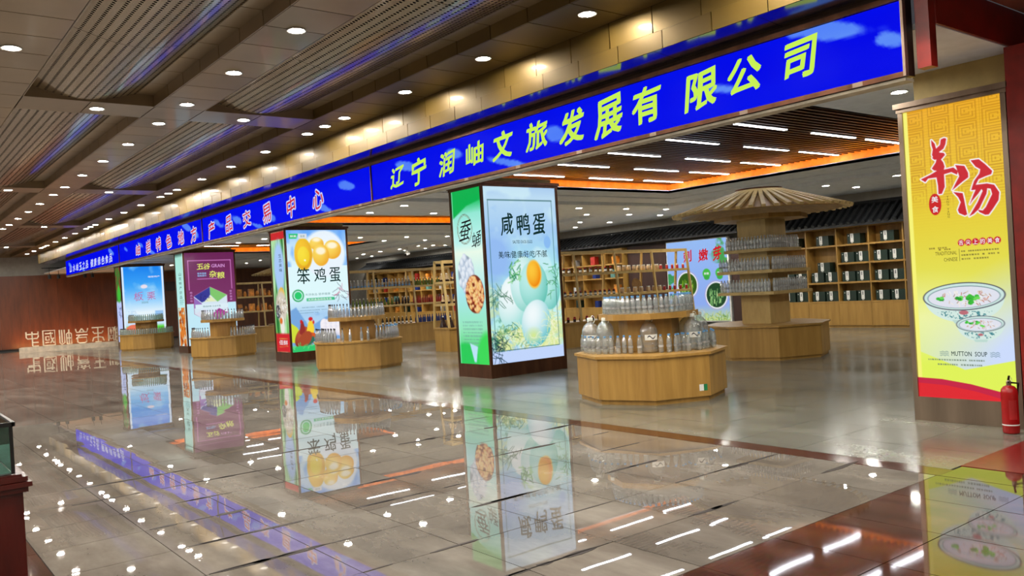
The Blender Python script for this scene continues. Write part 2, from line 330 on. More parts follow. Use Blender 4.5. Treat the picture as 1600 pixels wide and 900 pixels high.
shop_dl = [(9.14, 4.58), (7.6, 4.58), (14.45, 15.58), (16.13, 15.56), (17.64, 15.5), (16.07, 17.02), (17.65, 16.92), (19.06, 17.01), (17.66, 14.04), (19.01, 15.44), (17.8, 19.18), (19.09, 19.17),
 (19.21, 20.94), (17.58, 10.63), (18.83, 10.6), (17.59, 8.97), (9.37, 15.61), (9.31, 17.04), (11.04, 17.05), (12.89, 24.33), (14.64, 25.89), (14.59, 24.27), (16.31, 25.86), (16.18, 24.19), (18.52, 28.76), (18.14, 30.81),
 (17.96, 28.98), (19.05, 31.83), (18.06, 32.34), (18.14, 34.02), (19.56, 35.85), (19.51, 37.28), (19.37, 30.75), (19.17, 28.89), (9.43, 25.83), (9.72, 24.41), (14.44, 36.9), (14.65, 39.17), (9.48, 37.3), (11.13, 38.91),
 (7.6, 7.5), (7.6, 10), (7.6, 15.6), (7.6, 19), (7.6, 24.4), (7.6, 28), (18.2, 6.5), (12.6, 15.6), (12.7, 4.4), (16, 4.4), (18.5, 22.5), (18.5, 25), (7.6, 33)]
put(p5, shop_dl, ZS, [False])
# ------------------------------------------------------------------ shop ceiling with slatted coffers
cs = MB(); cb = MB(); OP = [(8.7, 17.1, 5.5, 14.95, 15.2, 13.25), (8.7, 17.1, 17.7, 23.65, 15.2, 21.1), (8.7, 17.3, 26.2, 36.5, 15.35, 33.1)]
ylast = 3.14
for x0, x1, y0, y1, lx, ly in OP:
    cs.box(6.88, 20.6, ylast, y0, ZS, ZS+.05); cs.box(6.88, x0, y0, y1, ZS, ZS+.05); cs.box(x1, 20.6, y0, y1, ZS, ZS+.05); ylast = y1
    # tiers on the far and right sides
    cs.box(x1-.9, x1, y0, y1, ZS+.075, ZS+.12); cs.box(x0, x1-.9, y1-.9, y1, ZS+.075, ZS+.12); cs.box(x1-.02, x1, y0, y1, ZS, ZS+.12); cs.box(x0, x1, y1-.02, y1, ZS, ZS+.12)
    cs.box(lx, x1-.9, y0, y1-.9, ZS+.1, ZS+.15); cs.box(x0, lx, ly, y1-.9, ZS+.1, ZS+.15)
    cs.box(lx, lx+.03, y0, ly+.03, ZS+.1, ZS+.165); cs.box(x0, lx+.03, ly, ly+.03, ZS+.1, ZS+.165)
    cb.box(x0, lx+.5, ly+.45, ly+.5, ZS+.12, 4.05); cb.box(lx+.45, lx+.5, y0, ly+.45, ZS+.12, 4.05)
    cs.box(x0-.05, x0, y0, y1, ZS, 4.05); cs.box(x0, x1, y0-.05, y0, ZS, 4.05)
cs.box(6.88, 20.6, ylast, 44.1, ZS, ZS+.05)
shc = struct('ceiling.001', cs, 'white_ceiling', 'white shop ceiling with stepped coffers lit orange at the edge', 'ceiling')
cb.build('cove_board', 'cove_glow_tan', shc); st = MB()
for x0, x1, y0, y1, lx, ly in OP:
    st.box(x0, lx+.45, y0, ly+.45, 3.98, 4.05)
o = st.build('coffer_backing', 'dark_void', shc)
for q, (x0, x1, y0, y1, lx, ly) in enumerate(OP):
    L = lx+.40-x0; me = MB().box(0, L, -.024, .024, 0, .1).mesh('ceiling_slat', 'dark_slat'); n = int((ly+.4-y0)/.135); far = MB()
    for i in range(n):
        yy = y0+.06+i*.135
        if q < 2: link('ceiling_slat', me, shc, (x0, yy, 3.80))
        else: far.box(x0, x0+L, yy-.024, yy+.024, 3.8, 3.9)
    if far.f: far.build('far_slats', 'dark_slat', shc)['kind'] = 'stuff'
    t = thing('cove_light_strip', ('orange LED strip hidden in the cove of the nearest slatted coffer', 'orange LED strip hidden in the cove of the second slatted coffer', 'orange LED strip hidden in the cove of the farthest slatted coffer')[q], 'light strip', (x0, ly, ZS+.151))
    MB().box(0, lx+.3-x0, .2, .24, 0, .012).build('back_strip', 'lamp_orange', t); MB().box(lx+.2-x0, lx+.24-x0, y0-ly, .2, 0, .012).build('side_strip', 'lamp_orange', t)
def barlight():
    t = thing('linear_light', 'slim white linear light set between the dark slats of the coffer', 'ceiling light', (0, 0, 0), 0, 'linear lights in the slatted coffers')
    MB().box(0, 1.32, -.035, .035, 0, .06).build('housing', 'white_metal', t); MB().box(.01, 1.31, -.03, .03, -.006, -.001).build('lamp', 'lamp_bar', t); return t
bl = barlight()
put(bl, [(x, 7.75+1.335*k) for x in (10.45, 12.5, 14.2) for k in range(5)]+[(x, 18.9+1.3*k) for x in (10.45, 12.5) for k in range(2)]+[(x, 28.0+1.4*k) for x in (10.45, 12.5) for k in range(4)], 3.795, [False])
struct('wall_right', MB().box(20.5, 20.7, -6, 44.2, 0, 4.6), 'bulk_grey', 'pale back wall of the shop above the tiled eaves', 'wall')
# ------------------------------------------------------------------ posters: a printed panel is a fine grid of coloured points
class Face:
    def __init__(s, o, ex, w, h, nrm): s.o, s.ex, s.w, s.h, s.n = Vector(o), Vector(ex), w, h, Vector(nrm)
    def at(s, u, v, d=0): return s.o+s.ex*(u*s.w)+Vector((0, 0, -v*s.h))+s.n*d
class Print:
    def __init__(s, w, h, nx, base):
        s.w, s.h = w, h; s.nx = nx; s.ny = int(nx*h/w); s.V, s.U = np.mgrid[0:s.ny+1, 0:s.nx+1]; s.U = s.U/s.nx; s.V = s.V/s.ny
        s.I = np.zeros(s.U.shape+(3,)); s.I[:] = base; s.e = w/nx
    def mix(s, a, c): a = np.clip(a, 0, 1)[..., None]; s.I = s.I*(1-a)+np.asarray(c, float)*a
    def vgrad(s, st):
        for k in range(3): s.I[..., k] = np.interp(s.V, [a for a, c in st], [c[k] for a, c in st])
    def d_ell(s, cu, cv, ru, rv=None, ang=0):
        rv = ru if rv is None else rv; x = (s.U-cu)*s.w; y = (s.V-cv)*s.h; c, sn = math.cos(ang), math.sin(ang); X = x*c+y*sn; Y = -x*sn+y*c
        a, b = ru*s.w, rv*s.w; q = np.sqrt((X/a)**2+(Y/b)**2)+1e-9; return (q-1)*min(a, b), X/a, Y/b
    def ell(s, cu, cv, ru, rv, c, ang=0, soft=None, al=1):
        d, _, _ = s.d_ell(cu, cv, ru, rv, ang); s.mix(al*(.5-d/(soft or s.e)), c)
    def ring(s, cu, cv, ru, rv, wd, c, ang=0, al=1):
        d, _, _ = s.d_ell(cu, cv, ru, rv, ang); s.mix(al*(.5-(abs(d)-wd/2)/s.e), c)
    def egg(s, cu, cv, ru, rv, hi, lo, ang=0):
        d, X, Y = s.d_ell(cu, cv, ru, rv, ang); sh = np.clip(((X+.35)**2+(Y+.35)**2)/2.2, 0, 1)[..., None]
        C = np.asarray(hi)*(1-sh)+np.asarray(lo)*sh; a = np.clip(.5-d/s.e, 0, 1)[..., None]; s.I = s.I*(1-a)+C*a
    def line(s, u0, v0, u1, v1, wd, c, al=1):
        x, y = s.U*s.w, s.V*s.h; ax, ay, bx, by = u0*s.w, v0*s.h, u1*s.w, v1*s.h; L = (bx-ax)**2+(by-ay)**2+1e-9
        t = np.clip(((x-ax)*(bx-ax)+(y-ay)*(by-ay))/L, 0, 1); d = np.hypot(x-ax-t*(bx-ax), y-ay-t*(by-ay)); s.mix(al*(.5-(d-wd/2)/s.e), c)
    def rect(s, u0, v0, u1, v1, c, al=1):
        e = s.e; dx = np.maximum(u0-s.U, s.U-u1)*s.w; dy = np.maximum(v0-s.V, s.V-v1)*s.h; s.mix(al*(.5-np.maximum(dx, dy)/e), c)
    def poly(s, pts, c, grow=0, al=1):
        x, y = s.U*s.w, s.V*s.h; ins = np.zeros(x.shape, bool); D = np.full(x.shape, 9.); n = len(pts)
        for i in range(n):
            ax, ay = pts[i][0]*s.w, pts[i][1]*s.h; bx, by = pts[(i+1) % n][0]*s.w, pts[(i+1) % n][1]*s.h
            ins ^= ((ay > y) != (by > y)) & (x < (bx-ax)*(y-ay)/((by-ay) or 1e-9)+ax)
            L = (bx-ax)**2+(by-ay)**2+1e-9; t = np.clip(((x-ax)*(bx-ax)+(y-ay)*(by-ay))/L, 0, 1); D = np.minimum(D, np.hypot(x-ax-t*(bx-ax), y-ay-t*(by-ay)))
        d = np.where(ins, -D, D)-grow; s.mix(al*(.5-d/s.e), c)
    def noise(s, fx, fy, seed):
        r = np.random.RandomState(seed); out = np.zeros(s.U.shape); amp = 1
        for o_ in range(4):
            gx, gy = int(fx*2**o_)+2, int(fy*2**o_)+2; g = r.rand(gy+1, gx+1); a = s.U*(gx-1); b = s.V*(gy-1); i, j = a.astype(int), b.astype(int); p, q = a-i, b-j
            p = p*p*(3-2*p); q = q*q*(3-2*q); out += amp*((g[j, i]*(1-p)+g[j, i+1]*p)*(1-q)+(g[j+1, i]*(1-p)+g[j+1, i+1]*p)*q); amp *= .5
        return out/1.875
    def straws(s, n, box, cols, seed, wd=.006, ln=.15, curl=1):
        r = random.Random(seed)
        for _ in range(n):
            u, v = r.uniform(box[0], box[2]), r.uniform(box[1], box[3]); a = r.uniform(0, 6.28); c = r.choice(cols)
            for k in range(3):
                u2, v2 = u+math.cos(a)*ln/3, v+math.sin(a)*ln/3*s.w/s.h; s.line(u, v, u2, v2, wd, c); u, v = u2, v2; a += r.uniform(-1, 1)*curl
    def build(s, face, name, mat, parent, d=.003):
        n1, n2 = s.nx+1, s.ny+1; P = np.zeros((n2*n1, 3)); o = np.array(face.at(0, 0, d)); P[:] = o
        P += np.outer(s.U.ravel()*face.w, np.array(face.ex)); P[:, 2] -= s.V.ravel()*face.h
        me = bpy.data.meshes.new(name); i = np.arange(s.ny)[:, None]*n1+np.arange(s.nx)[None, :]; q = np.stack([i, i+n1, i+n1+1, i+1], -1).reshape(-1, 4)
        if (Vector(face.ex).cross(Vector((0, 0, 1)))).dot(face.n) < 0: q = q[:, ::-1]
        me.vertices.add(len(P)); me.vertices.foreach_set('co', P.ravel()); me.loops.add(q.size); me.loops.foreach_set('vertex_index', q.ravel().astype(np.int32))
        me.polygons.add(len(q)); me.polygons.foreach_set('loop_start', np.arange(0, q.size, 4, dtype=np.int32)); me.update(calc_edges=True)
        at = me.attributes.new('print', 'FLOAT_COLOR', 'POINT'); c = np.ones((len(P), 4)); c[:, :3] = lin(np.clip(s.I, 0, 255)).reshape(-1, 3); at.data.foreach_set('color', c.ravel())
        me.materials.append(MATS[mat]); return link(name, me, parent)
GC = {}
def glyph(ch, bold=0., shear=0.):
    k = (ch, bold, shear)
    if k not in GC:
        cu = bpy.data.curves.new('glyph', 'FONT'); cu.body = ch; cu.offset = bold; cu.shear = shear; cu.resolution_u = 2
        ob = bpy.data.objects.new('glyph', cu); COL.objects.link(ob); dg = bpy.context.evaluated_depsgraph_get(); dg.update()
        me = bpy.data.meshes.new_from_object(ob.evaluated_get(dg)); v = np.zeros(len(me.vertices)*3); me.vertices.foreach_get('co', v); v = v.reshape(-1, 3)[:, :2].copy()
        f = [tuple(p.vertices) for p in me.polygons]; bpy.data.objects.remove(ob); bpy.data.meshes.remove(me)
        if len(v): lo, hi = v.min(0), v.max(0); v = (v-lo)/np.maximum(hi-lo, 1e-6); asp = float((hi-lo)[0]/max((hi-lo)[1], 1e-6))
        else: asp = 1
        GC[k] = (v, f, asp)
    return GC[k]
def write(mb, face, s, u, v, wu, hv, d=.006, bold=.01, shear=0, brush=0, fit=True, tilt=0, halo=0):
    """writes s as one block centred at (u, v), wu x hv in fractions of the face"""
    G_, F_, asp = glyph(s, 0, shear); W_, H_ = wu*face.w, hv*face.h
    if not fit: W_ = min(W_, H_*asp)
    nib = bold*H_
    if halo: sh = [(halo*math.cos(k*math.pi/4), halo*math.sin(k*math.pi/4)) for k in range(8)]+[(0, 0)]
    elif bold > 0: sh = [(nib*k, nib*k*.9) for k in (-1, -.5, 0, .5, 1)]+([(nib*.5, -nib*.5), (-nib*.5, nib*.5)] if bold > .02 else [])
    else: sh = [(0, 0)]
    W_ -= 2*nib; H_ -= 2*nib
    for i, (sx, sy) in enumerate(sh):
        vs = []
        for a, b in G_:
            x, y = (a-.5)*W_, (b-.5)*H_
            if brush: x += brush*W_*(math.sin(b*4+u*40)*.5); y += brush*H_*(a-.5)*2.2+brush*H_*.4*math.sin(a*5+v*30)
            x += sx; y += sy+tilt*x; vs.append(face.o+face.ex*(u*face.w+x)+Vector((0, 0, -v*face.h+y))+face.n*(d+i*.00004))
        mb.add(vs, F_)
def letters(parent, face, mat, items, name='lettering', **k):
    mb = MB()
    for it in items: write(mb, face, *it[:5], **{**k, **(it[5] if len(it) > 5 else {})})
    o = mb.build(name, mat, parent); return o
def greek(p, u0, v0, u1, n, dv, c, seed, wd=.004):   # rows of tiny illegible body text
    r = random.Random(seed)
    for i in range(n):
        u = u0; end = u1 if i < n-1 else u0+(u1-u0)*.7
        while u < end:
            w = r.uniform(.018, .03); p.rect(u, v0+i*dv-.0025, u+w*.7, v0+i*dv+.0025, c, r.uniform(.5, .9)); u += w if r.random() > .1 else w*2
# ------------------------------------------------------------------ the long LED sign: four boards
SX = 6.72; KS = SX/6.5; ZT, ZB = 1.55+2.05*KS, 1.55+1.5*KS
def sky_board(y0, y1, seed, lab, chars, mat, hal=None, clouds=()):
    """board from y0 (near) to y1 (far)"""
    y0, y1 = y0*KS, y1*KS; chars = [(s, y*KS, 1.55+(a-1.55)*KS, 1.55+(b-1.55)*KS, w_*KS) for s, y, a, b, w_ in chars]; clouds = [(a*KS, 1.55+(b-1.55)*KS, c, d) for a, b, c, d in clouds]
    t = thing('led_sign_board', lab, 'sign', (SX, (y0+y1)/2, ZB)); inv = Vector((0, 0, 0))-t.location
    w = y1-y0-.02; f = Face((0, w/2, ZT-ZB), (0, -1, 0), w, ZT-ZB, (-1, 0, 0)); p = Print(w, ZT-ZB, int(w*42), (2, 8, 232))
    n = p.noise(26, 2, seed); m_ = p.noise(8, 1.2, seed+1); cm = np.zeros(p.U.shape)
    for yc, zc, ry, rz in clouds:
        d_, _, _ = p.d_ell((y1-yc)/(y1-y0), (ZT-zc)/(ZT-ZB), ry/w, rz/w, .25); cm = np.maximum(cm, np.clip(-d_/min(ry, rz), 0, 1))
    p.mix(np.clip((cm*1.3+n*1.1-1.0)*3.2, 0, .85), (110, 165, 250)); p.mix(np.clip((p.noise(5, 1, seed+4)-.3), 0, .35)*.5, (0, 40, 250))
    p.build(f, 'screen', 'led_screen', t)
    MB().box(.0, .14, -w/2-.01, w/2+.01, -.035, ZT-ZB+.1).build('casing', 'dark_frame', t)
    for nm, z0, z1 in (('bottom_rail', -.045, -.004), ('top_rail', ZT-ZB+.004, ZT-ZB+.05)): MB().box(-.025, .02, -w/2-.01, w/2+.01, z0, z1).build(nm, 'brown_steel', t)
    MB().box(-.03, .02, -w/2-.02, -w/2+.002, -.045, ZT-ZB+.05).build('end_rail', 'stainless' if y0 < 4 else 'brown_steel', t)
    MB().box(0, .14, -w/2, w/2, -.075, -.05).build('lower_strip', 'beige_strip', t)
    MB().box(.01, .14, -w/2, w/2, ZT-ZB+.1, 3.785-ZB).build('hanger_panel', 'brown_steel', t)
    yy = -w/2+.35
    while yy < w/2: MB().box(-.028, -.02, yy, yy+.09, -.044, -.006).build('bracket', 'stainless', t); yy += 1.15
    for s, y, z0, z1, wd in chars:
        u = (t.location.y+w/2-y)/w; v = (ZT-(z0+z1)/2)/(ZT-ZB); hv = (z1-z0)/(ZT-ZB)
        if hal:
            mb = MB(); write(mb, f, s, u, v, wd/w*.94, hv*.94, d=.006, bold=0, brush=.05, halo=.03); mb.build('letter_outline', hal, t)
        mb = MB(); write(mb, f, s, u, v, wd/w*(.94 if hal else 1), hv*(.94 if hal else 1), d=.009, bold=.012 if hal else .032, shear=.12 if not hal else 0, brush=.05); mb.build('character', mat, t)
    return t
c1 = [('辽', 10.97, 3.16, 3.47, .42), ('宁', 10.35, 3.12, 3.51, .42), ('润', 9.61, 3.15, 3.48, .42), ('岫', 8.95, 3.19, 3.49, .44), ('文', 8.34, 3.17, 3.53, .44), ('旅', 7.67, 3.18, 3.52, .44), ('发', 7.04, 3.14, 3.53, .44),
      ('展', 6.46, 3.12, 3.54, .44), ('有', 5.88, 3.16, 3.54, .42), ('限', 5.19, 3.16, 3.52, .40), ('公', 4.67, 3.20, 3.53, .38), ('司', 4.09, 3.2, 3.54, .33)]
sky_board(3.19, 11.76, 3, 'nearest length of blue LED sign with lime green brush lettering on a cloudy sky', c1, 'ink_lime', None, [(4.95, 3.3, .45, .1), (3.85, 3.55, .75, .13), (3.3, 3.32, .2, .1), (7.35, 3.32, .3, .16), (9.45, 3.42, .35, .14), (10.75, 3.45, .5, .1), (8.2, 3.1, .7, .08)])
c2 = [('交', 17.2, 3.14, 3.49, .46), ('易', 16.11, 3.11, 3.50, .46), ('中', 14.92, 3.11, 3.51, .40), ('心', 13.75, 3.13, 3.50, .46), ('产', 19.43, 3.1, 3.47, .46), ('品', 18.28, 3.13, 3.49, .44)]
sky_board(11.76, 20.06, 20, 'second length of blue LED sign, reading market centre in red letters edged white', c2, 'ink_signred', 'ink_signwhite', [(12.6, 3.4, .55, .12), (17.8, 3.35, .6, .16), (13.5, 3.12, .5, .1), (15.9, 3.2, .4, .12), (19.0, 3.4, .6, .14), (16.6, 3.1, .6, .08)])
c3 = [('岫', 25.9, 3.12, 3.44, .5), ('岩', 24.8, 3.12, 3.47, .5), ('特', 23.78, 3.11, 3.47, .5), ('色', 22.82, 3.11, 3.47, .5), ('地', 21.77, 3.11, 3.48, .5), ('方', 20.75, 3.11, 3.48, .46)]
sky_board(20.06, 28.11, 40, 'third length of blue LED sign, six smaller red letters edged white over pale clouds', c3, 'ink_signred', 'ink_signwhite', [(21.2, 3.5, .7, .12), (25.6, 3.4, .6, .12), (24.6, 3.15, .8, .12), (27.3, 3.4, .5, .12), (20.6, 3.3, .5, .15)])
ys4 = [35.75, 35.14, 34.54, 33.97, 33.41, 32.86, 32.03, 31.52, 30.93, 30.36, 29.81, 29.27]
sky_board(28.11, 36.7, 55, 'farthest length of blue LED sign with a line of white letters', [(s, y, 3.12, 3.40, .44) for s, y in zip('山水岫玉之品健康绿色食品', ys4)], 'ink_signwhite', None, [(29.2, 3.45, .8, .16), (35.8, 3.4, .6, .14), (33.5, 3.1, 1.2, .08)])
# ------------------------------------------------------------------ red portal at the near end of the sign
struct('trim_3', MB().box(6.79, 6.90, 3.13, 3.24, 3.11, 3.80).box(6.90, 9.2, 3.12, 3.2, 3.46, 3.80), 'red_paint', 'red painted beam at the near end of the sign', 'portal')
struct('trim_4', MB().box(8.17, 8.9, 2.6, 3.13, 0, 3.43), 'red_paint', 'red painted portal column behind the fire extinguisher', 'portal')
struct('trim_5', MB().box(6.66, 12, -3, 3.08, 3.78, 3.83), 'pink_ceiling', 'dull pink ceiling over the red portal', 'ceiling')
# ------------------------------------------------------------------ light box pillars
def pillar(yc, tagx, xf=8.5, z1=3.32, single=False):
    y0, y1, x1 = yc-.52, yc+.47, 10.24 if xf > 8.3 else 9.9
    lab, clab = tagx
    t = thing('light_box_pillar', lab, 'light box', (xf, y0, 0))
    d, w = x1-xf, y1-y0; b = MB().box(0, d, 0, w, 0, .235); b.build('plinth', 'stainless' if single else 'brown_steel', t)
    MB().box(-.03, d+.03, -.03, w+.03, z1+.04, z1+.09).box(-.01, d+.01, -.01, w+.01, z1, z1+.04).build('cap', 'stainless' if single else 'brown_steel', t)
    pm = 'stainless' if single else 'brown_steel'
    for x, y in ((0, 0), (d-.045, 0), (0, w-.045), (d-.045, w-.045)): MB().box(x, x+.045, y, y+.045, .235, z1).build('corner_post', pm, t)
    MB().box(.03, d-.03, .03, .05, .235, z1).box(.03, .05, .03, w-.03, .235, z1).box(.03, d-.03, w-.05, w-.03, .235, z1).box(d-.05, d-.03, .03, w-.03, .235, z1).build('backing', 'white_metal', t)
    struct('column', MB().box(xf+.08 if not single else 8.5, x1-.08, y0+.08, y1-.03, 0, ZS+.04), 'cream_column', clab, 'column')
    return t, Face((.026, w-.045, z1), (0, -1, 0), w-.09, z1-.235, (-1, 0, 0)), Face((.045, .026, z1), (1, 0, 0), d-.09, z1-.235, (0, -1, 0))
# pillar 3 : salted duck egg
t, fa, fb = pillar(12.12, ('nearest four-sided pillar light box, green side and large white duck eggs on the front', 'cream column rising above the duck egg light box'))
p = Print(fa.w, fa.h, 52, (200, 245, 240)); p.vgrad([(0, (0, 170, 70)), (.06, (20, 190, 90)), (.14, (150, 235, 215)), (.3, (190, 245, 240)), (.36, (235, 252, 235)), (.6, (170, 235, 240)), (.8, (150, 235, 190)), (1, (40, 200, 80))])
p.poly([(0, 0), (1, 0), (1, .07), (.5, .095), (0, .16)], (10, 180, 80)); p.ring(.4, .225, .25, .29, .006, (90, 90, 70)); p.ring(.4, .225, .23, .265, .003, (150, 120, 90))
p.ell(.36, .48, .27, .36, (150, 165, 180))
r = random.Random(4)
for i in range(60):
    a, q = r.uniform(0, 6.28), math.sqrt(r.random()); p.egg(.36+.23*q*math.cos(a), .48+.095*q*math.sin(a), .06, .085, (235, 242, 250), (160, 180, 205), r.uniform(-.6, .6))
p.ell(.62, .6, .31, .375, (120, 40, 20))
for i in range(110):
    a, q = r.uniform(0, 6.28), math.sqrt(r.random()); cc = r.choice([(215, 110, 60), (190, 70, 50), (235, 170, 80)]); p.egg(.62+.27*q*math.cos(a), .6+.10*q*math.sin(a), .034, .055, (250, 215, 150), cc, r.uniform(-1.5, 1.5))
d_, _, _ = p.d_ell(.62, .6, .33, .42)
greek(p, .15, .76, .8, 9, .02, (110, 150, 150), 3)
p.ell(.2, 1.0, .5, .42, (40, 205, 90), al=.8, soft=.05); p.ell(.95, .96, .35, .5, (60, 220, 90), al=.7, soft=.06); p.poly([(.35, .88), (.62, .9), (.55, .99), (.48, .99)], (190, 230, 250), al=.8); p.rect(0, 0, .03, 1, (225, 255, 250), .5); p.rect(.97, 0, 1, 1, (225, 255, 250), .5)
p.build(fa, 'printed_panel', 'lightbox_print', t); letters(t, fa, 'ink_black', [('蚕', .42, .235, .42, .11), ('蛹', .78, .29, .34, .085)], bold=.0, brush=.08, shear=.2)
p = Print(fb.w, fb.h, 130, (190, 225, 250)); p.vgrad([(0, (170, 205, 240)), (.06, (190, 222, 245)), (.25, (165, 205, 245)), (.4, (170, 225, 245)), (.5, (180, 245, 240)), (.9, (190, 240, 235)), (.94, (200, 225, 255)), (1, (190, 215, 255))])
n = p.noise(3, 6, 8); p.mix(np.clip((n-.55)*5, 0, .6), (215, 245, 250)); p.mix(np.clip((.38-n)*5, 0, .5), (130, 180, 240)); p.ell(.12, .4, .25, .3, (150, 190, 245), soft=.15, al=.6); p.ell(.85, .32, .05, .07, (140, 190, 245), al=.7)
p.mix(np.clip((p.V-.5)*6, 0, 1)*np.clip((p.noise(7, 12, 9)-.42)*5, 0, .9)*(p.V < .93), (225, 235, 150)); p.mix(np.clip((p.V-.55)*4, 0, 1)*np.clip((p.noise(12, 20, 10)-.55)*6, 0, .8)*(p.V < .93)*(p.U < .3), (50, 120, 90))
p.straws(120, (.08, .60, .95, .9), [(235, 240, 175), (215, 225, 130), (190, 210, 140), (245, 245, 210)], 5, .007, .13)
p.egg(.33, .66, .2, .3, (245, 253, 255), (150, 222, 215), .2); p.egg(.5, .56, .2, .3, (225, 248, 250), (120, 205, 190)); p.egg(.84, .60, .15, .22, (190, 240, 235), (110, 200, 190)); p.egg(.62, .57, .2, .26, (190, 240, 235), (100, 195, 180))
p.ell(.635, .505, .105, .155, (255, 190, 60), soft=.03); p.egg(.635, .505, .09, .135, (255, 200, 60), (240, 130, 10)); 
p.straws(110, (.06, .80, .62, .92), [(235, 240, 175), (215, 230, 150), (30, 95, 75), (245, 245, 220), (120, 170, 110)], 6, .008, .12); p.egg(.63, .79, .205, .255, (244, 253, 255), (84, 186, 196), .25); p.ell(.58, .86, .1, .08, (215, 235, 150), soft=.08, al=.5); p.straws(26, (.42, .87, .9, .925), [(240, 244, 190), (225, 232, 160), (250, 250, 225)], 16, .008, .12)
p.straws(60, (.80, .74, .94, .92), [(235, 245, 190), (215, 230, 150), (250, 250, 220)], 7, .008, .12)
p.straws(26, (.08, .58, .3, .66), [(40, 90, 70), (70, 120, 90)], 8, .007, .1, .1); p.straws(22, (.0, .86, .2, .98), [(20, 50, 60), (30, 80, 90)], 9, .009, .11, .1); p.straws(24, (.3, .42, .46, .54), [(60, 150, 100), (150, 215, 150)], 12, .02, .07, .1); p.straws(20, (.84, .45, .98, .62), [(90, 180, 120), (60, 140, 90)], 14, .012, .07, .3)
p.rect(0, .935, 1, 1, (196, 216, 255)); p.rect(.035, .07, .06, .08, (0, 0, 0), 0)
for a in ((.06, .075, .94, .075, .02), (.06, .075, .06, .93, .012), (.94, .075, .94, .93, .012), (.06, .93, .94, .93, .014)): p.line(*a[:4], a[4], (60, 110, 110))
p.straws(18, (0, .86, .16, 1), [(15, 45, 60)], 19, .008, .12, .1)
p.build(fb, 'printed_panel', 'lightbox_print', t)
letters(t, fb, 'ink_dark', [('咸', .30, .212, .17, .125), ('鸭', .525, .215, .18, .125), ('蛋', .745, .213, .18, .125)], bold=.015, brush=.06)
letters(t, fb, 'ink_dark', [('SALTED DUCK EGGS', .5, .315, .27, .018), ('美/味/健/康/好/吃/不/腻', .5, .387, .67, .042)], bold=.008)
# pillar 2 : free-range hen egg
t, fa, fb = pillar(20.56, ('second pillar light box with yellow yolks, black headline and a rooster', 'cream column above the rooster light box'))
p = Print(fa.w, fa.h, 34, (110, 180, 90)); n = p.noise(9, 1, 4); p.mix(np.clip((n-.35)*3, 0, 1), (190, 235, 180)); p.mix(np.clip((.45-p.noise(11, 2, 5))*6, 0, .9), (30, 110, 50)); p.vgrad
p.rect(0, 0, 1, .065, (205, 40, 45)); p.ell(.5, .3, .36, .75, (170, 205, 250), soft=.12); p.ell(.55, .53, .22, .24, (240, 190, 60)); p.ell(.5, .62, .4, .45, (215, 205, 190), soft=.12); p.ell(.25, .66, .16, .2, (60, 70, 80)); p.straws(50, (.1, .56, .9, .68), [(230, 220, 200), (160, 150, 140), (250, 250, 250), (120, 100, 80)], 4, .02, .12)
p.ell(.5, .78, .16, .28, (240, 235, 225), soft=.05); p.ell(.42, .74, .1, .09, (225, 120, 50)); p.rect(0, .845, 1, 1, (210, 38, 48)); p.line(.2, .89, .8, .885, .012, (230, 190, 90)); p.line(.2, .955, .8, .95, .012, (230, 190, 90))
p.build(fa, 'printed_panel', 'lightbox_print', t); letters(t, fa, 'ink_white', [('佰鲜', .5, .92, .6, .04)]); letters(t, fa, 'ink_dark', [('生', .6, .2, .2, .03), ('态', .6, .24, .2, .03), ('美', .6, .28, .2, .03), ('味', .6, .32, .2, .03)], bold=0)
p = Print(fb.w, fb.h, 104, (220, 245, 255)); p.vgrad([(0, (120, 180, 250)), (.1, (190, 225, 255)), (.3, (225, 250, 255)), (.55, (225, 252, 255)), (.7, (170, 210, 245)), (.9, (200, 235, 255)), (1, (30, 200, 90))])
p.mix(np.clip((p.noise(5, 5, 6)-.5)*4, 0, .6)*(p.V < .3), (90, 160, 250)); p.ell(.62, .2, .36, .38, (235, 246, 255), soft=.05, al=.7)
for u, v, a, b in ((.5, .115, .12, .1), (.76, .165, .15, .15), (.56, .21, .14, .17)): p.egg(u, v, a, b, (250, 215, 90), (240, 165, 30)); p.ell(u, v-.035, a*.6, b*.35, (255, 245, 215), soft=.04, al=.85)
p.ring(.27, .2, .14, .235, .03, (240, 200, 40)); p.egg(.27, .2, .14, .235, (250, 200, 50), (225, 160, 20)); p.egg(.27, .215, .1, .15, (250, 225, 60), (240, 200, 30)); p.ell(.29, .25, .015, .015, (255, 255, 220))
p.poly([(.05, .03), (.2, .03), (.17, .07), (.05, .07)], (40, 200, 110)); p.rect(.2, .03, .34, .07, (225, 230, 235))
p.ring(.145, .54, .085, .085, .035, (50, 170, 100)); p.ell(.145, .54, .06, .06, (40, 205, 110)); p.rect(.28, .565, .75, .59, (60, 195, 135)); greek(p, .2, .64, .7, 1, .02, (90, 130, 150), 5); greek(p, .12, .665, .6, 2, .02, (90, 130, 150), 6)
p.mix(np.clip((p.noise(6, 8, 12)-.5)*5, 0, .8)*(p.V > .68)*(p.V < .93), (110, 165, 225)); p.poly([(0, .66), (.1, .63), (.3, .8), (.6, .72), (.8, .78), (1, .7), (1, .95), (0, .95)], (120, 170, 225), al=.45)
for i in range(16): p.egg(.55+.11*(i % 5)*.8, .79+.03*(i//5), .07, .09, (250, 245, 250), (190, 195, 225))
p.poly([(0, .76), (.1, .8), (.16, .86), (.1, .93), (0, .92)], (210, 225, 60)); p.egg(.17, .88, .1, .17, (190, 90, 60), (120, 40, 25), .5); p.poly([(.13, .85), (.16, .76), (.2, .75), (.23, .82), (.2, .88)], (150, 50, 45)); p.ell(.17, .755, .02, .03, (210, 40, 40))
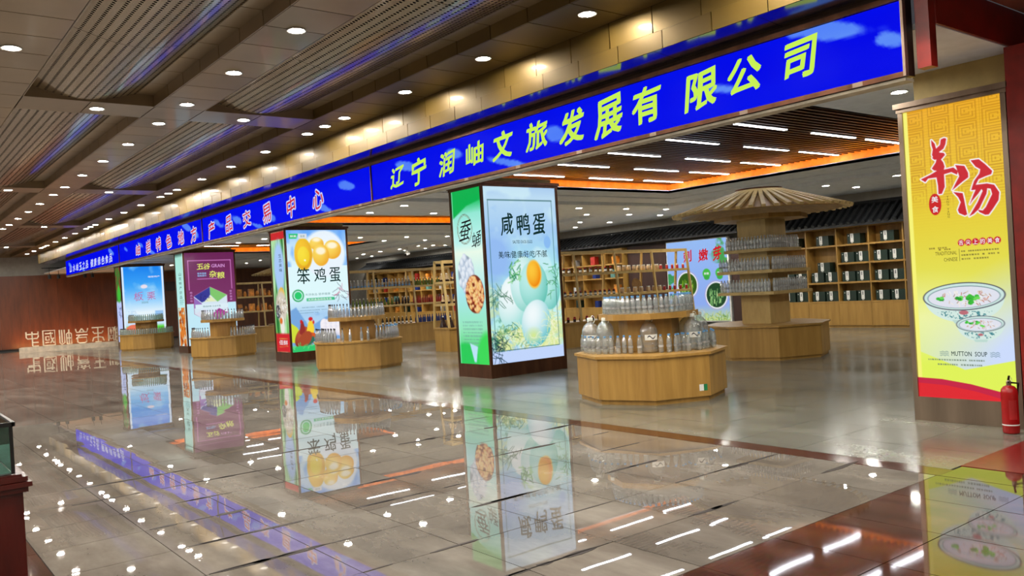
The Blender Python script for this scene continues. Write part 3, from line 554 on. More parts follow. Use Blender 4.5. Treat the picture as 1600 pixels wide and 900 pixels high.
p.poly([(.24, .85), (.28, .77), (.31, .745), (.36, .76), (.38, .82), (.36, .87), (.27, .88)], (250, 215, 60)); p.ell(.325, .737, .035, .03, (215, 35, 45)); p.ell(.37, .765, .015, .03, (215, 35, 45)); p.ell(.31, .875, .1, .05, (215, 90, 40)); p.poly([(.2, .9), (.36, .88), (.38, .92), (.3, .95), (.2, .96)], (50, 110, 90)); p.ell(.22, .9, .09, .14, (170, 75, 45), .7)
p.line(.24, .95, .25, .975, .012, (180, 120, 60)); p.line(.32, .94, .33, .97, .012, (180, 120, 60)); p.rect(0, .955, 1, 1, (50, 200, 110)); p.straws(40, (0, .945, .9, .965), [(60, 205, 110), (120, 225, 140)], 3, .01, .05, .3)
p.straws(16, (.82, .48, .98, .56), [(70, 80, 100), (200, 90, 130)], 8, .008, .12, .6)
p.build(fb, 'printed_panel', 'lightbox_print', t)
letters(t, fb, 'ink_dark', [('笨', .25, .378, .21, .135), ('鸡', .525, .378, .2, .125), ('蛋', .78, .378, .19, .125)], bold=.008); letters(t, fb, 'ink_white', [('天然食品绿色生态', .5, .578, .4, .018), ('鲜美', .12, .05, .1, .02)]); letters(t, fb, 'ink_grey', [('天然食品 营养健康', .47, .535, .42, .02), ('健康', .27, .05, .08, .02)], bold=0)
# pillar 1 : five grains
t, fa, fb = pillar(28.95, ('third pillar light box, purple poster with a hexagon of grains', 'cream column above the purple grain light box'))
p = Print(fa.w, fa.h, 30, (190, 240, 235)); p.vgrad([(0, (60, 90, 80)), (.04, (170, 230, 215)), (.5, (190, 242, 240)), (1, (215, 245, 245))]); p.mix(np.clip((p.noise(5, 22, 3)-.3)*6, 0, 1)*(p.V > .58)*(abs(p.U-.5) < .42), (225, 130, 50)); p.mix(np.clip((p.noise(8, 26, 4)-.55)*6, 0, 1)*(p.V > .6)*(abs(p.U-.5) < .4), (150, 60, 25))
p.rect(.85, 0, 1, 1, (225, 250, 250), .6); greek(p, .3, .5, .8, 4, .015, (120, 180, 180), 2)
p.build(fa, 'printed_panel', 'lightbox_print', t); letters(t, fa, 'ink_dark', [(s, .5, .22+.05*i, .3, .035) for i, s in enumerate('山货特产好品')], bold=0)
p = Print(fb.w, fb.h, 90, (112, 38, 92)); p.vgrad([(0, (108, 36, 88)), (.55, (124, 50, 104)), (.56, (120, 46, 100)), (1, (120, 40, 100))]); p.rect(0, .55, 1, 1, (196, 236, 250))
for a in ((.07, .085, .93, .085), (.07, .085, .07, .40), (.93, .085, .93, .40)): p.line(*a, .022, (226, 140, 214))
p.line(.24, .285, .64, .285, .02, (214, 130, 205)); H = [(.48, .375), (.82, .47), (.82, .66), (.48, .76), (.15, .66), (.15, .47)]; p.poly(H, (170, 70, 130), .012); p.poly(H, (215, 232, 245)); p.poly([(.15, .47), (.48, .375), (.48, .46), (.36, .53), (.3, .54)], (52, 56, 150)); p.poly([(.48, .375), (.82, .47), (.62, .54), (.48, .46)], (128, 200, 110))
p.poly([(.48, .47), (.6, .535), (.36, .535)], (230, 238, 190)); p.poly([(.15, .48), (.3, .55), (.3, .6), (.15, .6)], (150, 110, 190)); p.poly([(.15, .66), (.35, .61), (.5, .67), (.35, .73)], (220, 225, 240)); p.poly([(.48, .68), (.64, .61), (.82, .66), (.62, .74)], (170, 60, 150)); p.rect(.17, .56, .83, .61, (222, 240, 250)); p.mix(np.clip((p.noise(40, 60, 2)-.5)*3, 0, .5)*(p.V > .43)*(p.V < .52)*(p.U < .47)*(p.U > .27), (30, 30, 110))
p.build(fb, 'printed_panel', 'lightbox_print', t)
letters(t, fb, 'ink_yellow', [('五', .31, .15, .14, .06), ('谷', .44, .15, .14, .065), ('杂', .56, .235, .15, .075), ('粮', .72, .25, .16, .075)], bold=.02, brush=.04); letters(t, fb, 'ink_lilac', [('GRAIN', .67, .145, .27, .038)], bold=.02); letters(t, fb, 'ink_lilac', [(s, .1, .43+.03*i, .05, .022) for i, s in enumerate('精选杂粮')], bold=.0); letters(t, fb, 'ink_lilac', [(s, .9, .43+.03*i, .05, .022) for i, s in enumerate('营养健康')], bold=.0)
letters(t, fb, 'ink_skyblue', [('营养健康', .335, .225, .18, .02), ('粗粮细作', .335, .25, .18, .02)], bold=.01); letters(t, fb, 'ink_grey', [('精选好粮 五谷丰登', .5, .585, .36, .02)], bold=.01)
# pillar 0 : chestnut
t, fa, fb = pillar(37.4, ('farthest pillar light box with a sky blue chestnut poster', 'cream column above the sky blue light box'))
p = Print(fa.w, fa.h, 24, (190, 205, 250)); p.mix(np.clip((.47-p.V)*30, 0, 1), (70, 120, 50)); p.mix(np.clip((p.noise(4, 14, 3)-.45)*6, 0, 1)*(p.V < .45), (130, 60, 50)); p.ell(.5, .35, .3, .4, (70, 190, 60), soft=.1); p.straws(16, (.3, .5, .8, .66), [(60, 70, 130)], 3, .02, .12)
p.build(fa, 'printed_panel', 'lightbox_print', t)
p = Print(fb.w, fb.h, 80, (30, 150, 250)); p.vgrad([(0, (20, 130, 240)), (.25, (60, 165, 250)), (.45, (150, 210, 255)), (.62, (235, 248, 255)), (.78, (200, 228, 250)), (.82, (90, 210, 60)), (1, (60, 190, 60))]); p.mix(np.clip((p.noise(3, 6, 3)-.5)*3, 0, .6)*(p.V < .7), (190, 230, 255)); p.ell(.22, .86, .2, .16, (235, 120, 90)); p.ell(.36, .88, .08, .1, (250, 240, 240)); p.rect(0, .0, .05, .9, (225, 240, 255), .7); p.rect(.95, 0, 1, .9, (225, 240, 255), .7)
p.ell(.52, .27, .08, .05, (235, 225, 240)); p.poly([(.75, .6), (.95, .6), (.95, .68), (.75, .68)], (150, 195, 240), al=.7); greek(p, .12, .6, .3, 3, .02, (130, 170, 220), 2)
p.build(fb, 'printed_panel', 'lightbox_print', t); letters(t, fb, 'ink_pink', [('板', .38, .4, .22, .12), ('栗', .68, .4, .2, .11)], bold=.0, brush=.06); letters(t, fb, 'ink_white', [('岫岩特产', .77, .14, .28, .025)]); letters(t, fb, 'ink_grey', [('香甜软糯', .52, .485, .16, .03)], bold=0)
# mutton soup banner
t, fa, fb = pillar(3.67, ('tall yellow mutton soup banner light box in a brown steel frame at the right', 'cream column above the yellow banner'), 8.2, 3.04, True)
p = Print(fa.w, fa.h, 190, (236, 210, 50))
U, V = p.U, p.V; a = np.clip(V*1.35, 0, 1)[..., None]; p.I[:] = np.array((240, 176, 44))*(1-a)**2+np.array((232, 214, 48))*(1-(1-a)**2-a**3)+np.array((226, 244, 130))*a**3
cell_u, cell_v = .275, .068; cu = (U+.04)/cell_u; row = np.floor(cu); cv = V/cell_v+row*.5; fu = cu-row-.5; fv = (cv-np.floor(cv))-.5
m_ = np.maximum(np.abs(fu)*1.15, np.abs(fv)); rg = (m_*7.2) % 1; pat = (rg < .42)*(m_ < .56)
pat = pat*(1-((fu > 0)*(abs(fv) < .06)*(m_ < .42))); p.mix(pat*np.clip((.34-V)*5+.1, 0, .55)*(V < .36), (196, 134, 30))
stripe = (np.sin(V*fa.h/.0135*math.pi) > 0); p.mix(stripe*.12*np.clip((.45-V)*4, 0, 1), (190, 130, 10))
p.ell(1.1, .82, 1.15, .62, (206, 222, 255), ang=-.5, soft=.5, al=.75); p.poly([(-.05, .83), (.5, .90), (1.05, .86), (1.05, 1), (-.05, 1)], (226, 245, 90), al=.85); p.ell(.1, .72, .6, .3, (250, 250, 190), soft=.4, al=.5)
p.rect(-.01, 0, .045, 1, (250, 246, 120), .6)
cv_ = lambda pts: pts
p.poly([(-.05, .932), (.25, .935), (.55, .948), (.8, .966), (1.05, .985), (1.05, 1.05), (-.05, 1.05)], (200, 36, 70)); p.poly([(-.05, .951), (.3, .956), (.6, .972), (.85, .992), (1, 1.01), (1, 1.05), (-.05, 1.05)], (226, 40, 50))
def bowl(cu_, cv_, ru, hh, tilt, det):
    k = p.w/p.h; rim = ru*.34*k
    pts = []
    for i in range(25):
        s = math.pi*i/24; x = math.cos(s); z = math.sin(s)**.75; wv = ru*(abs(x)**.9)*(1 if x > 0 else -1); pts.append((cu_+ru*math.cos(s)*(1-.12*math.sin(s)), cv_+hh*z+tilt*math.cos(s)))
    p.poly(pts, (214, 236, 228)); msk = np.zeros(U.shape)
    d, X, Y = p.d_ell(cu_, cv_+hh*.45, ru*.72, hh/k*.42); n = p.noise(60, 180, 21)
    sv = np.clip((n-.56)*14, 0, 1)*(d < 0)*((V > cv_+rim*1.1)); p.mix(sv*.9, (60, 130, 140)); p.ell(cu_, cv_+hh*.62, ru*.12, ru*.06, (190, 110, 120), al=.7)
    p.poly([(cu_-ru*.3, cv_+hh*.9), (cu_+ru*.3, cv_+hh*.9), (cu_+ru*.24, cv_+hh*1.04), (cu_-ru*.24, cv_+hh*1.04)], (190, 220, 210))
    p.ell(cu_, cv_, ru*1.02, ru*.36, (66, 66, 84), ang=tilt*0-.03); p.ell(cu_, cv_, ru*.99, ru*.335, (206, 232, 226), ang=-.03); p.ell(cu_, cv_+.002, ru*.9, ru*.285, (84, 120, 126), ang=-.03); p.ell(cu_, cv_+.0025, ru*.885, ru*.272, (226, 228, 240), ang=-.03)
    r = random.Random(det)
    for i in range(det):
        a_, q = r.uniform(0, 6.28), math.sqrt(r.random()); x, y = cu_+ru*.62*q*math.cos(a_)+ru*.08, cv_+ru*.2*q*math.sin(a_)*k+.002; c = r.choice([(244, 236, 226), (214, 190, 170), (170, 140, 124), (250, 246, 240), (200, 120, 96)]); an = r.uniform(0, 3.1); p.line(x, y, x+.035*math.cos(an)*ru*2, y+.03*k*math.sin(an)*ru*2, .0065*ru*2+.002, c)
    for i in range(max(5, det//14)):
        a_, q = r.uniform(0, 6.28), math.sqrt(r.random()); x, y = cu_+ru*.55*q*math.cos(a_)-ru*.05, cv_+ru*.17*q*math.sin(a_)*k
        for j in range(4): p.ell(x+r.uniform(-.03, .03)*ru*2, y+r.uniform(-.02, .02)*k*ru*2, .028*ru*2, .02*ru*2, r.choice([(60, 190, 60), (40, 160, 50), (110, 220, 90)]))
bowl(.52, .652, .41, .088, 0, 90); bowl(.675, .745, .235, .058, 0, 60)
Y1 = [(.289, .112), (.289, .129), (.3, .144), (.289, .162), (.3, .173), (.344, .169), (.367, .155), (.411, .147), (.433, .133), (.444, .115), (.422, .112), (.389, .115), (.378, .133), (.333, .144), (.322, .126)]
Y2 = [(.289, .173), (.356, .158), (.411, .162), (.422, .169), (.378, .183), (.4, .194), (.411, .209), (.4, .219), (.5, .216), (.522, .223), (.544, .23), (.533, .241), (.478, .23), (.4, .234), (.4, .277), (.367, .299), (.333, .299), (.333, .27), (.322, .241), (.233, .241), (.2, .252), (.156, .241), (.256, .23), (.333, .219), (.3, .216), (.278, .209), (.322, .191), (.333, .18), (.311, .18)]
T1 = [(.522, .209), (.611, .216), (.644, .241), (.644, .255), (.589, .266), (.522, .281), (.478, .291), (.522, .266), (.556, .248), (.533, .219)]
T2 = [(.489, .299), (.578, .306), (.589, .327), (.6, .356), (.611, .378), (.589, .381), (.533, .371), (.522, .36), (.556, .335), (.533, .317)]
T3 = [(.678, .201), (.756, .201), (.811, .219), (.878, .245), (.867, .255), (.811, .259), (.744, .266), (.711, .284), (.822, .284), (.889, .291), (.933, .317), (.922, .342), (.867, .367), (.822, .385), (.789, .385), (.733, .374), (.722, .367), (.767, .371), (.8, .36), (.867, .32), (.856, .302), (.822, .299), (.811, .317), (.733, .363), (.678, .378), (.633, .385), (.722, .342), (.778, .306), (.767, .299), (.733, .313), (.667, .335), (.644, .345), (.689, .313), (.711, .299), (.667, .299), (.678, .288), (.7, .27), (.756, .248), (.767, .234), (.722, .223)]
for q in (Y1, Y2, T1, T2, T3): p.poly(q, (246, 240, 244), .013)
for q in (Y1, Y2, T1, T2, T3): p.poly(q, (204, 34, 48), .001)
p.ell(.29, .333, .065, .115, (205, 30, 34))
for i in range(6): p.ell(.535+.071*i, .471, .034, .036, (205, 30, 56))
p.line(.51, .492, .51, .532, .003, (90, 90, 40))
greek(p, .2, .484, .48, 1, .01, (130, 110, 40), 1); greek(p, .3, .49, .48, 1, .01, (130, 110, 40), 2); greek(p, .53, .50, .9, 3, .013, (120, 110, 50), 3); greek(p, .12, .868, .95, 1, .01, (110, 130, 110), 4); greek(p, .22, .884, .86, 1, .01, (110, 130, 110), 5)
for sx in (.25, .76):
    for j in range(3):
        for i in range(10): p.line(sx+i*.009, .8405+j*.006+.0018*math.sin(i*1.4), sx+(i+1)*.009, .8405+j*.006+.0018*math.sin((i+1)*1.4), .0035, (96, 130, 140))
p.build(fa, 'printed_panel', 'lightbox_print', t)
letters(t, fa, 'ink_white', [('美', .29, .316, .07, .022), ('食', .29, .35, .07, .022)]+[(s, .535+.071*i, .471, .046, .0165) for i, s in enumerate('舌尖上的美食')], bold=.012)
letters(t, fa, 'ink_brown', [('TRADITIONAL', .375, .503, .225, .0125), ('CHINESE', .42, .525, .14, .0125)], bold=0); letters(t, fa, 'ink_dark', [('MUTTON  SOUP', .55, .846, .36, .016)], bold=.01)
mb = MB(); 
for i, s in enumerate('YANG TANG'):
    if s != ' ': write(mb, fa, s, .425, .312+.0085*i, .022, .007, bold=0)
mb.build('lettering', 'ink_brown', t)
# sprout poster on the back wall of the shop
t = thing('wall_light_box', 'pale blue wall light box with red brush lettering and round pictures of green sprouts', 'light box', (20.12, 16.6, .2)); fw = Face((-.002, 1.16, 2.44), (0, -1, 0), 2.3, 2.44, (-1, 0, 0))
MB().box(.002, .1, -1.19, 1.19, -.03, 2.47).build('casing', 'white_metal', t)
p = Print(2.3, 2.44, 130, (140, 176, 240)); p.vgrad([(0, (150, 188, 245)), (.8, (142, 172, 240)), (1, (190, 215, 160))]); p.mix(np.clip((p.noise(9, 9, 3)-.45)*6, 0, 1)*np.clip((p.U-.72)*6+(.25-p.V)*4, 0, 1)*(p.V < .3)*(p.U > .7), (70, 160, 80)); p.mix(np.clip((p.noise(9, 19, 5)-.4)*6, 0, 1)*(p.U < .12)*(p.V > .4), (60, 150, 90))
for cu_, cv_, c1_, c2_ in ((.33, .55, (150, 200, 40), (50, 90, 20)), (.80, .69, (150, 215, 130), (30, 70, 40))):
    p.ell(cu_, cv_, .175, .175, (250, 250, 250)); p.ring(cu_, cv_, .185, .185, .008, (220, 150, 170)); p.ell(cu_, cv_, .16, .16, c2_); p.I0 = None
    r = random.Random(int(cu_*100))
    for i in range(34):
        a_ = r.uniform(1.2, 2.1); x, y = cu_+r.uniform(-.1, .1), cv_+r.uniform(-.08, .08); p.line(x, y, x+.04*math.cos(a_), y+.05*math.sin(a_)*1, .022, r.choice([c1_, tuple(int(v*.8) for v in c1_), (190, 230, 150)]))
for u in (.66, .87): p.ell(u, .42, .065, .065, (70, 185, 70)); p.ell(u, .47, .045, .03, (60, 170, 70))
p.straws(60, (.6, .93, 1, 1), [(150, 180, 80), (200, 210, 110), (90, 140, 60)], 5, .014, .06); p.build(fw, 'printed_panel', 'lightbox_print', t)
letters(t, fw, 'ink_red', [('刺', .36, .19, .15, .15), ('嫩', .62, .19, .17, .15), ('芽', .85, .18, .15, .17)], bold=.03, brush=.08, shear=.1); letters(t, fw, 'ink_white', [('鲜嫩', .66, .42, .08, .03), ('健康', .87, .42, .08, .03)])
# ------------------------------------------------------------------ bottles
def bottle(name, lab, grp, prof, capr, capz, caph, body, capm, label=None, n=10, cat='bottle'):
    t = thing(name, lab, cat, (0, 0, 0), 0, grp); MB().lathe(prof, n).build('body', body, t, True)
    MB().lathe([(capr, capz), (capr, capz+caph)], 8).build('cap', capm, t)
    if label: r, z0, z1 = label[:3]; MB().lathe([(r, z0), (r, z1)], n, cap=False).build('paper_label', label[3], t)
    return t
def series(proto, pts, z, jit=0):
    for i, (x, y) in enumerate(pts):
        rz = random.uniform(0, 6.28)
        if i == 0: proto.location = (x, y, z); proto.rotation_euler[2] = rz
        else: dup(proto, (x, y, z), rz)
W_PROF = [(.028, 0), (.032, .006), (.032, .05), (.029, .06), (.032, .07), (.032, .10), (.029, .11), (.032, .12), (.032, .155), (.022, .19), (.0125, .208), (.0125, .22)]
def water(lab, grp, body='clear_plastic', cap='cap_blue', label=(.0325, .072, .098, 'grey_pack')): return bottle('water_bottle', lab, grp, W_PROF, .015, .212, .02, body, cap, label)
S_PROF = [(.03, 0), (.033, .005), (.033, .12), (.024, .18), (.012, .225), (.011, .27)]
def spirit(lab, grp, body='grey_glass', cap='cap_dark', label=None): return bottle('glass_bottle', lab, grp, S_PROF, .0135, .262, .03, body, cap, label)
# ------------------------------------------------------------------ octagonal counters
def octo(R, c=(0, 0)): return [(c[0]+R*math.cos(k*math.pi/4), c[1]+R*math.sin(k*math.pi/4)) for k in range(8)]
def counter(lab, x, y):
    t = thing('display_counter', lab, 'counter', (x, y, 0)); R = .98
    pl = MB().prism(octo(R-.035), 0, .06).build('plinth', 'oak', t)
    for k in range(8):
        a, b = octo(R)[k], octo(R)[(k+1) % 8]; c, d = octo(R-.02)[(k+1) % 8], octo(R-.02)[k]; MB().prism([a, b, c, d], .06, .575).build('side_panel', 'oak', t)
    MB().prism(octo(R+.035), .577, .61).build('counter_top', 'oak', t)
    MB().prism(octo(.4), .611, 1.04).build('pedestal', 'oak', t); MB().prism(octo(.66), 1.04, 1.115).build('upper_tier', 'oak', t); return t
C1 = (8.3, 7.72)
t = counter('nearest octagonal oak counter crowded with water bottles and large jugs', *C1)
a, b = octo(.982)[5], octo(.982)[6]; q = Vector((*a, 0)).lerp(Vector((*b, 0)), .83); dd_ = (Vector((*b, 0))-Vector((*a, 0))).normalized(); nn = Vector((dd_.y, -dd_.x, 0))
def plate(mb, c, s, w, n, z0, z1, off): mb.add([c+s*-w/2+n*off+Vector((0, 0, z0)), c+s*w/2+n*off+Vector((0, 0, z0)), c+s*w/2+n*off+Vector((0, 0, z1)), c+s*-w/2+n*off+Vector((0, 0, z1))], [(0, 1, 2, 3)])
mb = MB(); plate(mb, q, dd_, .06, nn, .13, .21, .002); mb.build('white_sticker', 'paper_white', t); mb = MB(); plate(mb, q+dd_*.055, dd_, .05, nn, .13, .21, .003); mb.build('green_sticker', 'green_tag', t)
jugs = [(7.78, 8.3), (7.76, 8.0), (8.05, 8.30), (7.97, 7.42), (8.64, 7.36), (8.47, 7.12), (8.9, 7.36)]
JP = [(.10, 0), (.115, .015), (.118, .06), (.11, .075), (.118, .09), (.118, .12), (.11, .135), (.118, .15), (.118, .25), (.11, .31), (.085, .36), (.045, .395), (.034, .405), (.034, .425)]
jl = ['large clear water jug at the left end of the nearest counter', 'large clear water jug second from the left on the nearest counter, in front', 'large clear water jug half hidden behind the left pair on the nearest counter', 'large clear water jug alone in the middle of the nearest counter, swirl label',
      'large clear water jug at the back of the right group on the nearest counter', 'large clear water jug at the front of the right group, tall white cap', 'large clear water jug at the right end of the nearest counter']
for i, (x, y) in enumerate(jugs):
    t = thing('water_jug', jl[i], 'water jug', (x, y, .61), random.uniform(0, 6)); MB().lathe(JP, 18).build('body', 'clear_plastic', t, True)
    MB().lathe([(.04, .425), (.04, .46), (.036, .465)], 12).build('cap', 'cap_white', t); MB().tube([(.036*math.cos(a)+.05, 0, .44+.05*math.sin(a)) for a in np.linspace(-1.2, 2.4, 9)], .004, 5).build('handle', 'cap_white', t)
    if i in (0, 3, 5):
        t.rotation_euler[2] = 0; L_ = MB(); n_ = 8; vs = []
        for k in range(n_+1): a = math.pi+1.05+(k/n_-.5)*1.5; vs += [(.1195*math.cos(a), .1195*math.sin(a), .165), (.1195*math.cos(a), .1195*math.sin(a), .235)]
        pl_ = L_.add(vs, [(2*k, 2*k+2, 2*k+3, 2*k+1) for k in range(n_)]).build('paper_label', 'paper_white', t); vs = []
        for k in range(n_+1): a = math.pi+1.05+(k/n_-.5)*.9; z = .2+.018*math.sin(k*.9); vs += [(.1205*math.cos(a), .1205*math.sin(a), z-.008), (.1205*math.cos(a), .1205*math.sin(a), z+.008)]
        MB().add(vs, [(2*k, 2*k+2, 2*k+3, 2*k+1) for k in range(n_)]).build('label_swirl', 'cap_dark', pl_)
low = [(7.77, 8.45), (7.69, 8.36), (7.62, 8.24), (7.60, 8.15), (7.58, 8.05), (7.56, 7.93), (7.6, 7.85), (7.65, 7.79), (7.7, 7.82), (7.71, 7.72), (7.76, 7.66), (7.82, 7.72), (7.77, 7.56), (7.84, 7.44), (7.99, 7.24), (8.06, 7.17), (8.13, 7.22), (8.14, 7.12),
       (8.21, 7.14), (8.27, 7.03), (8.29, 7.12), (8.35, 7.07), (8.37, 7.16), (8.42, 6.98), (8.57, 7.08), (8.63, 7.0), (8.7, 7.08), (8.76, 7.16), (8.8, 7.05), (8.88, 7.13), (8.95, 7.2), (9.0, 7.3), (9.03, 7.42)]
keep = []
for x, y in low:      # keep the small bottles clear of the jugs and of each other
    for _ in range(3):
        for jx, jy in jugs:
            d = math.hypot(x-jx, y-jy)
            if d < .155: x, y = jx+(x-jx)/d*.156, jy+(y-jy)/d*.156
    if math.hypot(x-C1[0], y-C1[1]) < .93 and all(math.hypot(x-a, y-b) > .066 for a, b in keep) and all(math.hypot(x-a, y-b) > .15 for a, b in jugs): keep.append((x, y))
low = keep
series(water('small clear water bottle with blue cap on the lower tier of the nearest octagonal counter', 'small water bottles on the lower tier of the nearest counter'), low, .61)
ring = lambda R, a0, a1, sp, c: [(c[0]+R*math.cos(math.radians(a)), c[1]+R*math.sin(math.radians(a))) for a in np.arange(a0, a1, math.degrees(sp/R))]
series(water('small clear water bottle with blue cap on the upper tier of the nearest octagonal counter', 'small water bottles on the upper tier of the nearest counter'), ring(.57, 125, 335, .072, C1)+ring(.485, 120, 340, .075, C1), 1.115)
C3 = (8.6, 16.62); counter('second octagonal oak counter with dark-capped glass bottles before the rooster poster', *C3)
series(spirit('slim grey glass bottle with dark cap on the lower tier of the second counter', 'glass bottles on the lower tier of the second counter'), ring(.88, 150, 212, .085, C3)+ring(.76, 155, 205, .09, C3)+ring(.88, 222, 236, .16, C3), .61)
series(spirit('slim grey glass bottle with white-blue cap at the right of the second counter', 'pale capped bottles on the lower tier of the second counter', cap='cap_blue'), ring(.86, 248, 262, .14, C3)+ring(.87, 270, 350, .085, C3)+ring(.76, 275, 345, .09, C3), .61)
series(spirit('slim grey glass bottle standing on the upper tier of the second counter', 'glass bottles on the upper tier of the second counter'), ring(.58, 135, 330, .082, C3), 1.115)
C4 = (8.6, 25.2); counter('third octagonal oak counter standing before the purple grain poster', *C4)
series(spirit('small glass bottle on the lower tier of the third counter', 'glass bottles on the lower tier of the third counter'), ring(.88, 140, 225, .09, C4)+ring(.88, 265, 345, .09, C4), .61); series(spirit('small glass bottle on the upper tier of the third counter', 'glass bottles on the upper tier of the third counter'), ring(.58, 135, 335, .09, C4), 1.115)
C5 = (8.72, 34.2); counter('farthest octagonal oak counter standing before the blue chestnut poster', *C5)
series(water('pale green bottle on the lower tier of the farthest counter', 'green bottles on the lower tier of the farthest counter', 'green_clear', 'cap_dark', None), ring(.92, 130, 340, .075, C5), .61); series(water('pale green bottle on the upper tier of the farthest counter', 'green bottles on the upper tier of the farthest counter', 'green_clear', 'cap_dark', None), ring(.6, 125, 335, .075, C5), 1.115)
# ------------------------------------------------------------------ hat-roofed kiosks
def kiosk(lab, x, y):
    t = thing('hat_roof_kiosk', lab, 'display stand', (x, y, 0)); R = 1.12
    MB().prism(octo(R-.03), 0, .05).build('plinth', 'oak', t)
    for k in range(8):
        a, b = octo(R)[k], octo(R)[(k+1) % 8]; c, d = octo(R-.02)[(k+1) % 8], octo(R-.02)[k]; MB().prism([a, b, c, d], .05, .575).build('side_panel', 'oak', t)
    MB().prism(octo(R+.035), .577, .61).build('counter_top', 'oak', t); s = .31
    MB().box(-s, s, -s, s, .611, 2.62).build('post', 'oak_light', t)
    for z, h in ((1.15, .61), (1.54, .6), (1.93, .5)): MB().box(-h, h, -h, h, z, z+.055).build('shelf', 'oak_light', t)
    MB().prism(octo(.85), 2.52, 2.6).build('roof_ring', 'oak', t); MB().lathe([(.43, 3.075), (.43, 3.11)], 28).build('crown_ring', 'brown_steel', t)
    me = MB().bar((.40, 0, 3.07), (1.62, 0, 2.68), .07, .045).mesh('roof_slat', 'oak_light')
    for k in range(48): link('roof_slat', me, t, (0, 0, 0), math.radians(7.5*k))
    MB().lathe([(.42, 3.00), (1.45, 2.66), (1.45, 2.675), (.42, 3.015)], 32, cap=False).build('roof_skin', 'oak', t); return t
K = (13.36, 9.45); kiosk('tall kiosk with round slatted wooden hat roof and shelves of water bottles', *K); kiosk('distant kiosk whose slatted hat roof shows between the far pillars', 14.4, 33.4)
def edge(h, sp): return [(K[0]-h+.05, K[1]+h-.05-i*sp) for i in range(int((2*h-.1)/sp)+1)]+[(K[0]-h+.05+i*sp, K[1]-h+.05) for i in range(1, int((2*h-.1)/sp)+1)]
for z, h, nm in ((1.985, .5, 'top'), (1.595, .6, 'middle'), (1.205, .6, 'lowest')):
    series(water('clear water bottle in the tight row on the %s shelf of the hat-roofed kiosk' % nm, 'water bottles on the %s kiosk shelf' % nm, 'kiosk_plastic', 'kiosk_plastic'), edge(h, .069), z)
# ------------------------------------------------------------------ shelves on the back wall
XB = 20.0
def wall_shelf(lab, y0, y1, cols, hi=2.56, rows=(.66, 1.16, 1.65, 2.12), skip=()):
    t = thing('display_shelf', lab, 'shelf unit', (XB, y0, 0)); L = y1-y0; w = L/cols
    MB().box(.36, .38, 0, L, 0, hi).build('back_panel', 'oak', t)
    for i in range(cols+1): MB().box(0, .36, max(0, i*w-.015), min(L, i*w+.015), .04, hi).build('upright', 'oak', t)
    for r_, z in enumerate(rows):
        for i in range(cols):
            if (r_, i) in skip: continue
            MB().box(-.008, .36, i*w+.015, (i+1)*w-.015, z-.02, z+.025).build('shelf_board', 'oak', t)
    MB().box(-.02, .38, -.02, L+.02, hi, hi+.08).build('top_board', 'oak', t); MB().box(.02, .36, 0, L, 0, .05).build('plinth', 'oak', t)
    for i in range(cols): MB().box(-.004, .014, i*w+.018, (i+1)*w-.018, .06, rows[0]-.025).build('cupboard_door', 'oak', t)
    return t
wall_shelf('oak wall shelf holding dark green gift boxes', 7.5, 13.66, 7, skip=((2, 5),))
def gift_box(lab, grp=None):
    t = thing('gift_box', lab, 'box', (0, 0, 0), 0, grp); MB().box(-.13, .13, -.175, .175, 0, .26).build('carton', 'green_box', t)
    pb = MB().box(-.1335, -.1305, .0, .085, .045, .262).build('paper_band', 'paper_white', t); MB().box(-.134, -.131, .02, .065, .02, .05).build('band_end', 'paper_white', pb); MB().box(-.1345, -.1335, .025, .06, .15, .235).build('band_lettering', 'grey_pack', pb); MB().box(-.1345, -.1335, .03, .055, .03, .045).build('band_eyelet', 'green_box', pb)
    MB().box(-.134, -.131, .125, .145, .2, .22).build('gold_dot', 'paper_white', t); return t
w = 6.16/7; cy = lambda c: 13.66-w*(c+.5)   # columns counted from the kiosk side
names = ['column beside the kiosk', 'second column from the kiosk', 'third column from the kiosk', 'fourth column from the kiosk', 'last column']
rowz = {'top': 2.145, 'second': 1.675, 'third': 1.185, 'bottom': .685}
lay_ = []
for c in range(5):
    lay_.append(('dark green gift box alone on the top shelf, %s' % names[c], 20.18, cy(c)-.02, rowz['top']))
    for rn in ('second', 'third', 'bottom'):
        if rn == 'second' and c in (0, 1): continue
        for s, nm in ((.2, 'left'), (-.2, 'right')):
            lay_.append(('dark green gift box, %s of the pair, %s shelf, %s' % (nm, rn, names[c]), 20.18, cy(c)+s-.03, rowz[rn]))
lay_.append(('dark green gift box stacked on top of a pair in the tall compartment', 20.18, cy(1)-.02, rowz['third']+.262))
proto = None
for lab, x, y, z in lay_:
    if proto is None: proto = gift_box(lab); proto.location = (x, y, z)
    else: dup(proto, (x, y, z), None, lab)
wall_shelf('long oak wall shelf partly seen behind the open display racks', 19.6, 37.2, 18)
goods = [('boxed_goods', m_) for m_ in ('teal_pack', 'grey_pack', 'red_pack', 'orange_pack', 'green_box', 'blue_glass')]
gm = [MB().box(-.1, .1, -h*.8, h*.8, 0, h*2.2).mesh('boxed_goods', m_) for h, (_, m_) in zip((.12, .1, .13, .11, .12, .1), goods)]
nmz = ['lowest', 'second', 'third', 'top']
for i in range(18):
    for r_, z in enumerate((.685, 1.185, 1.675, 2.145)):
        if (i*7+r_*5) % 4 == 0: continue
        k = (i*5+r_*3) % 6; o = link('boxed_goods', gm[k], None, (20.15, 19.6+17.6/18*(i+.5)+random.uniform(-.1, .1), z))
        cn = ('teal', 'grey', 'red', 'orange', 'dark green', 'blue')[k]; tag(o, '%s packaged goods standing on the %s shelf of the long wall shelf' % (cn, nmz[r_]), 'package', '%s packages on the %s wall shelf' % (cn, nmz[r_]))
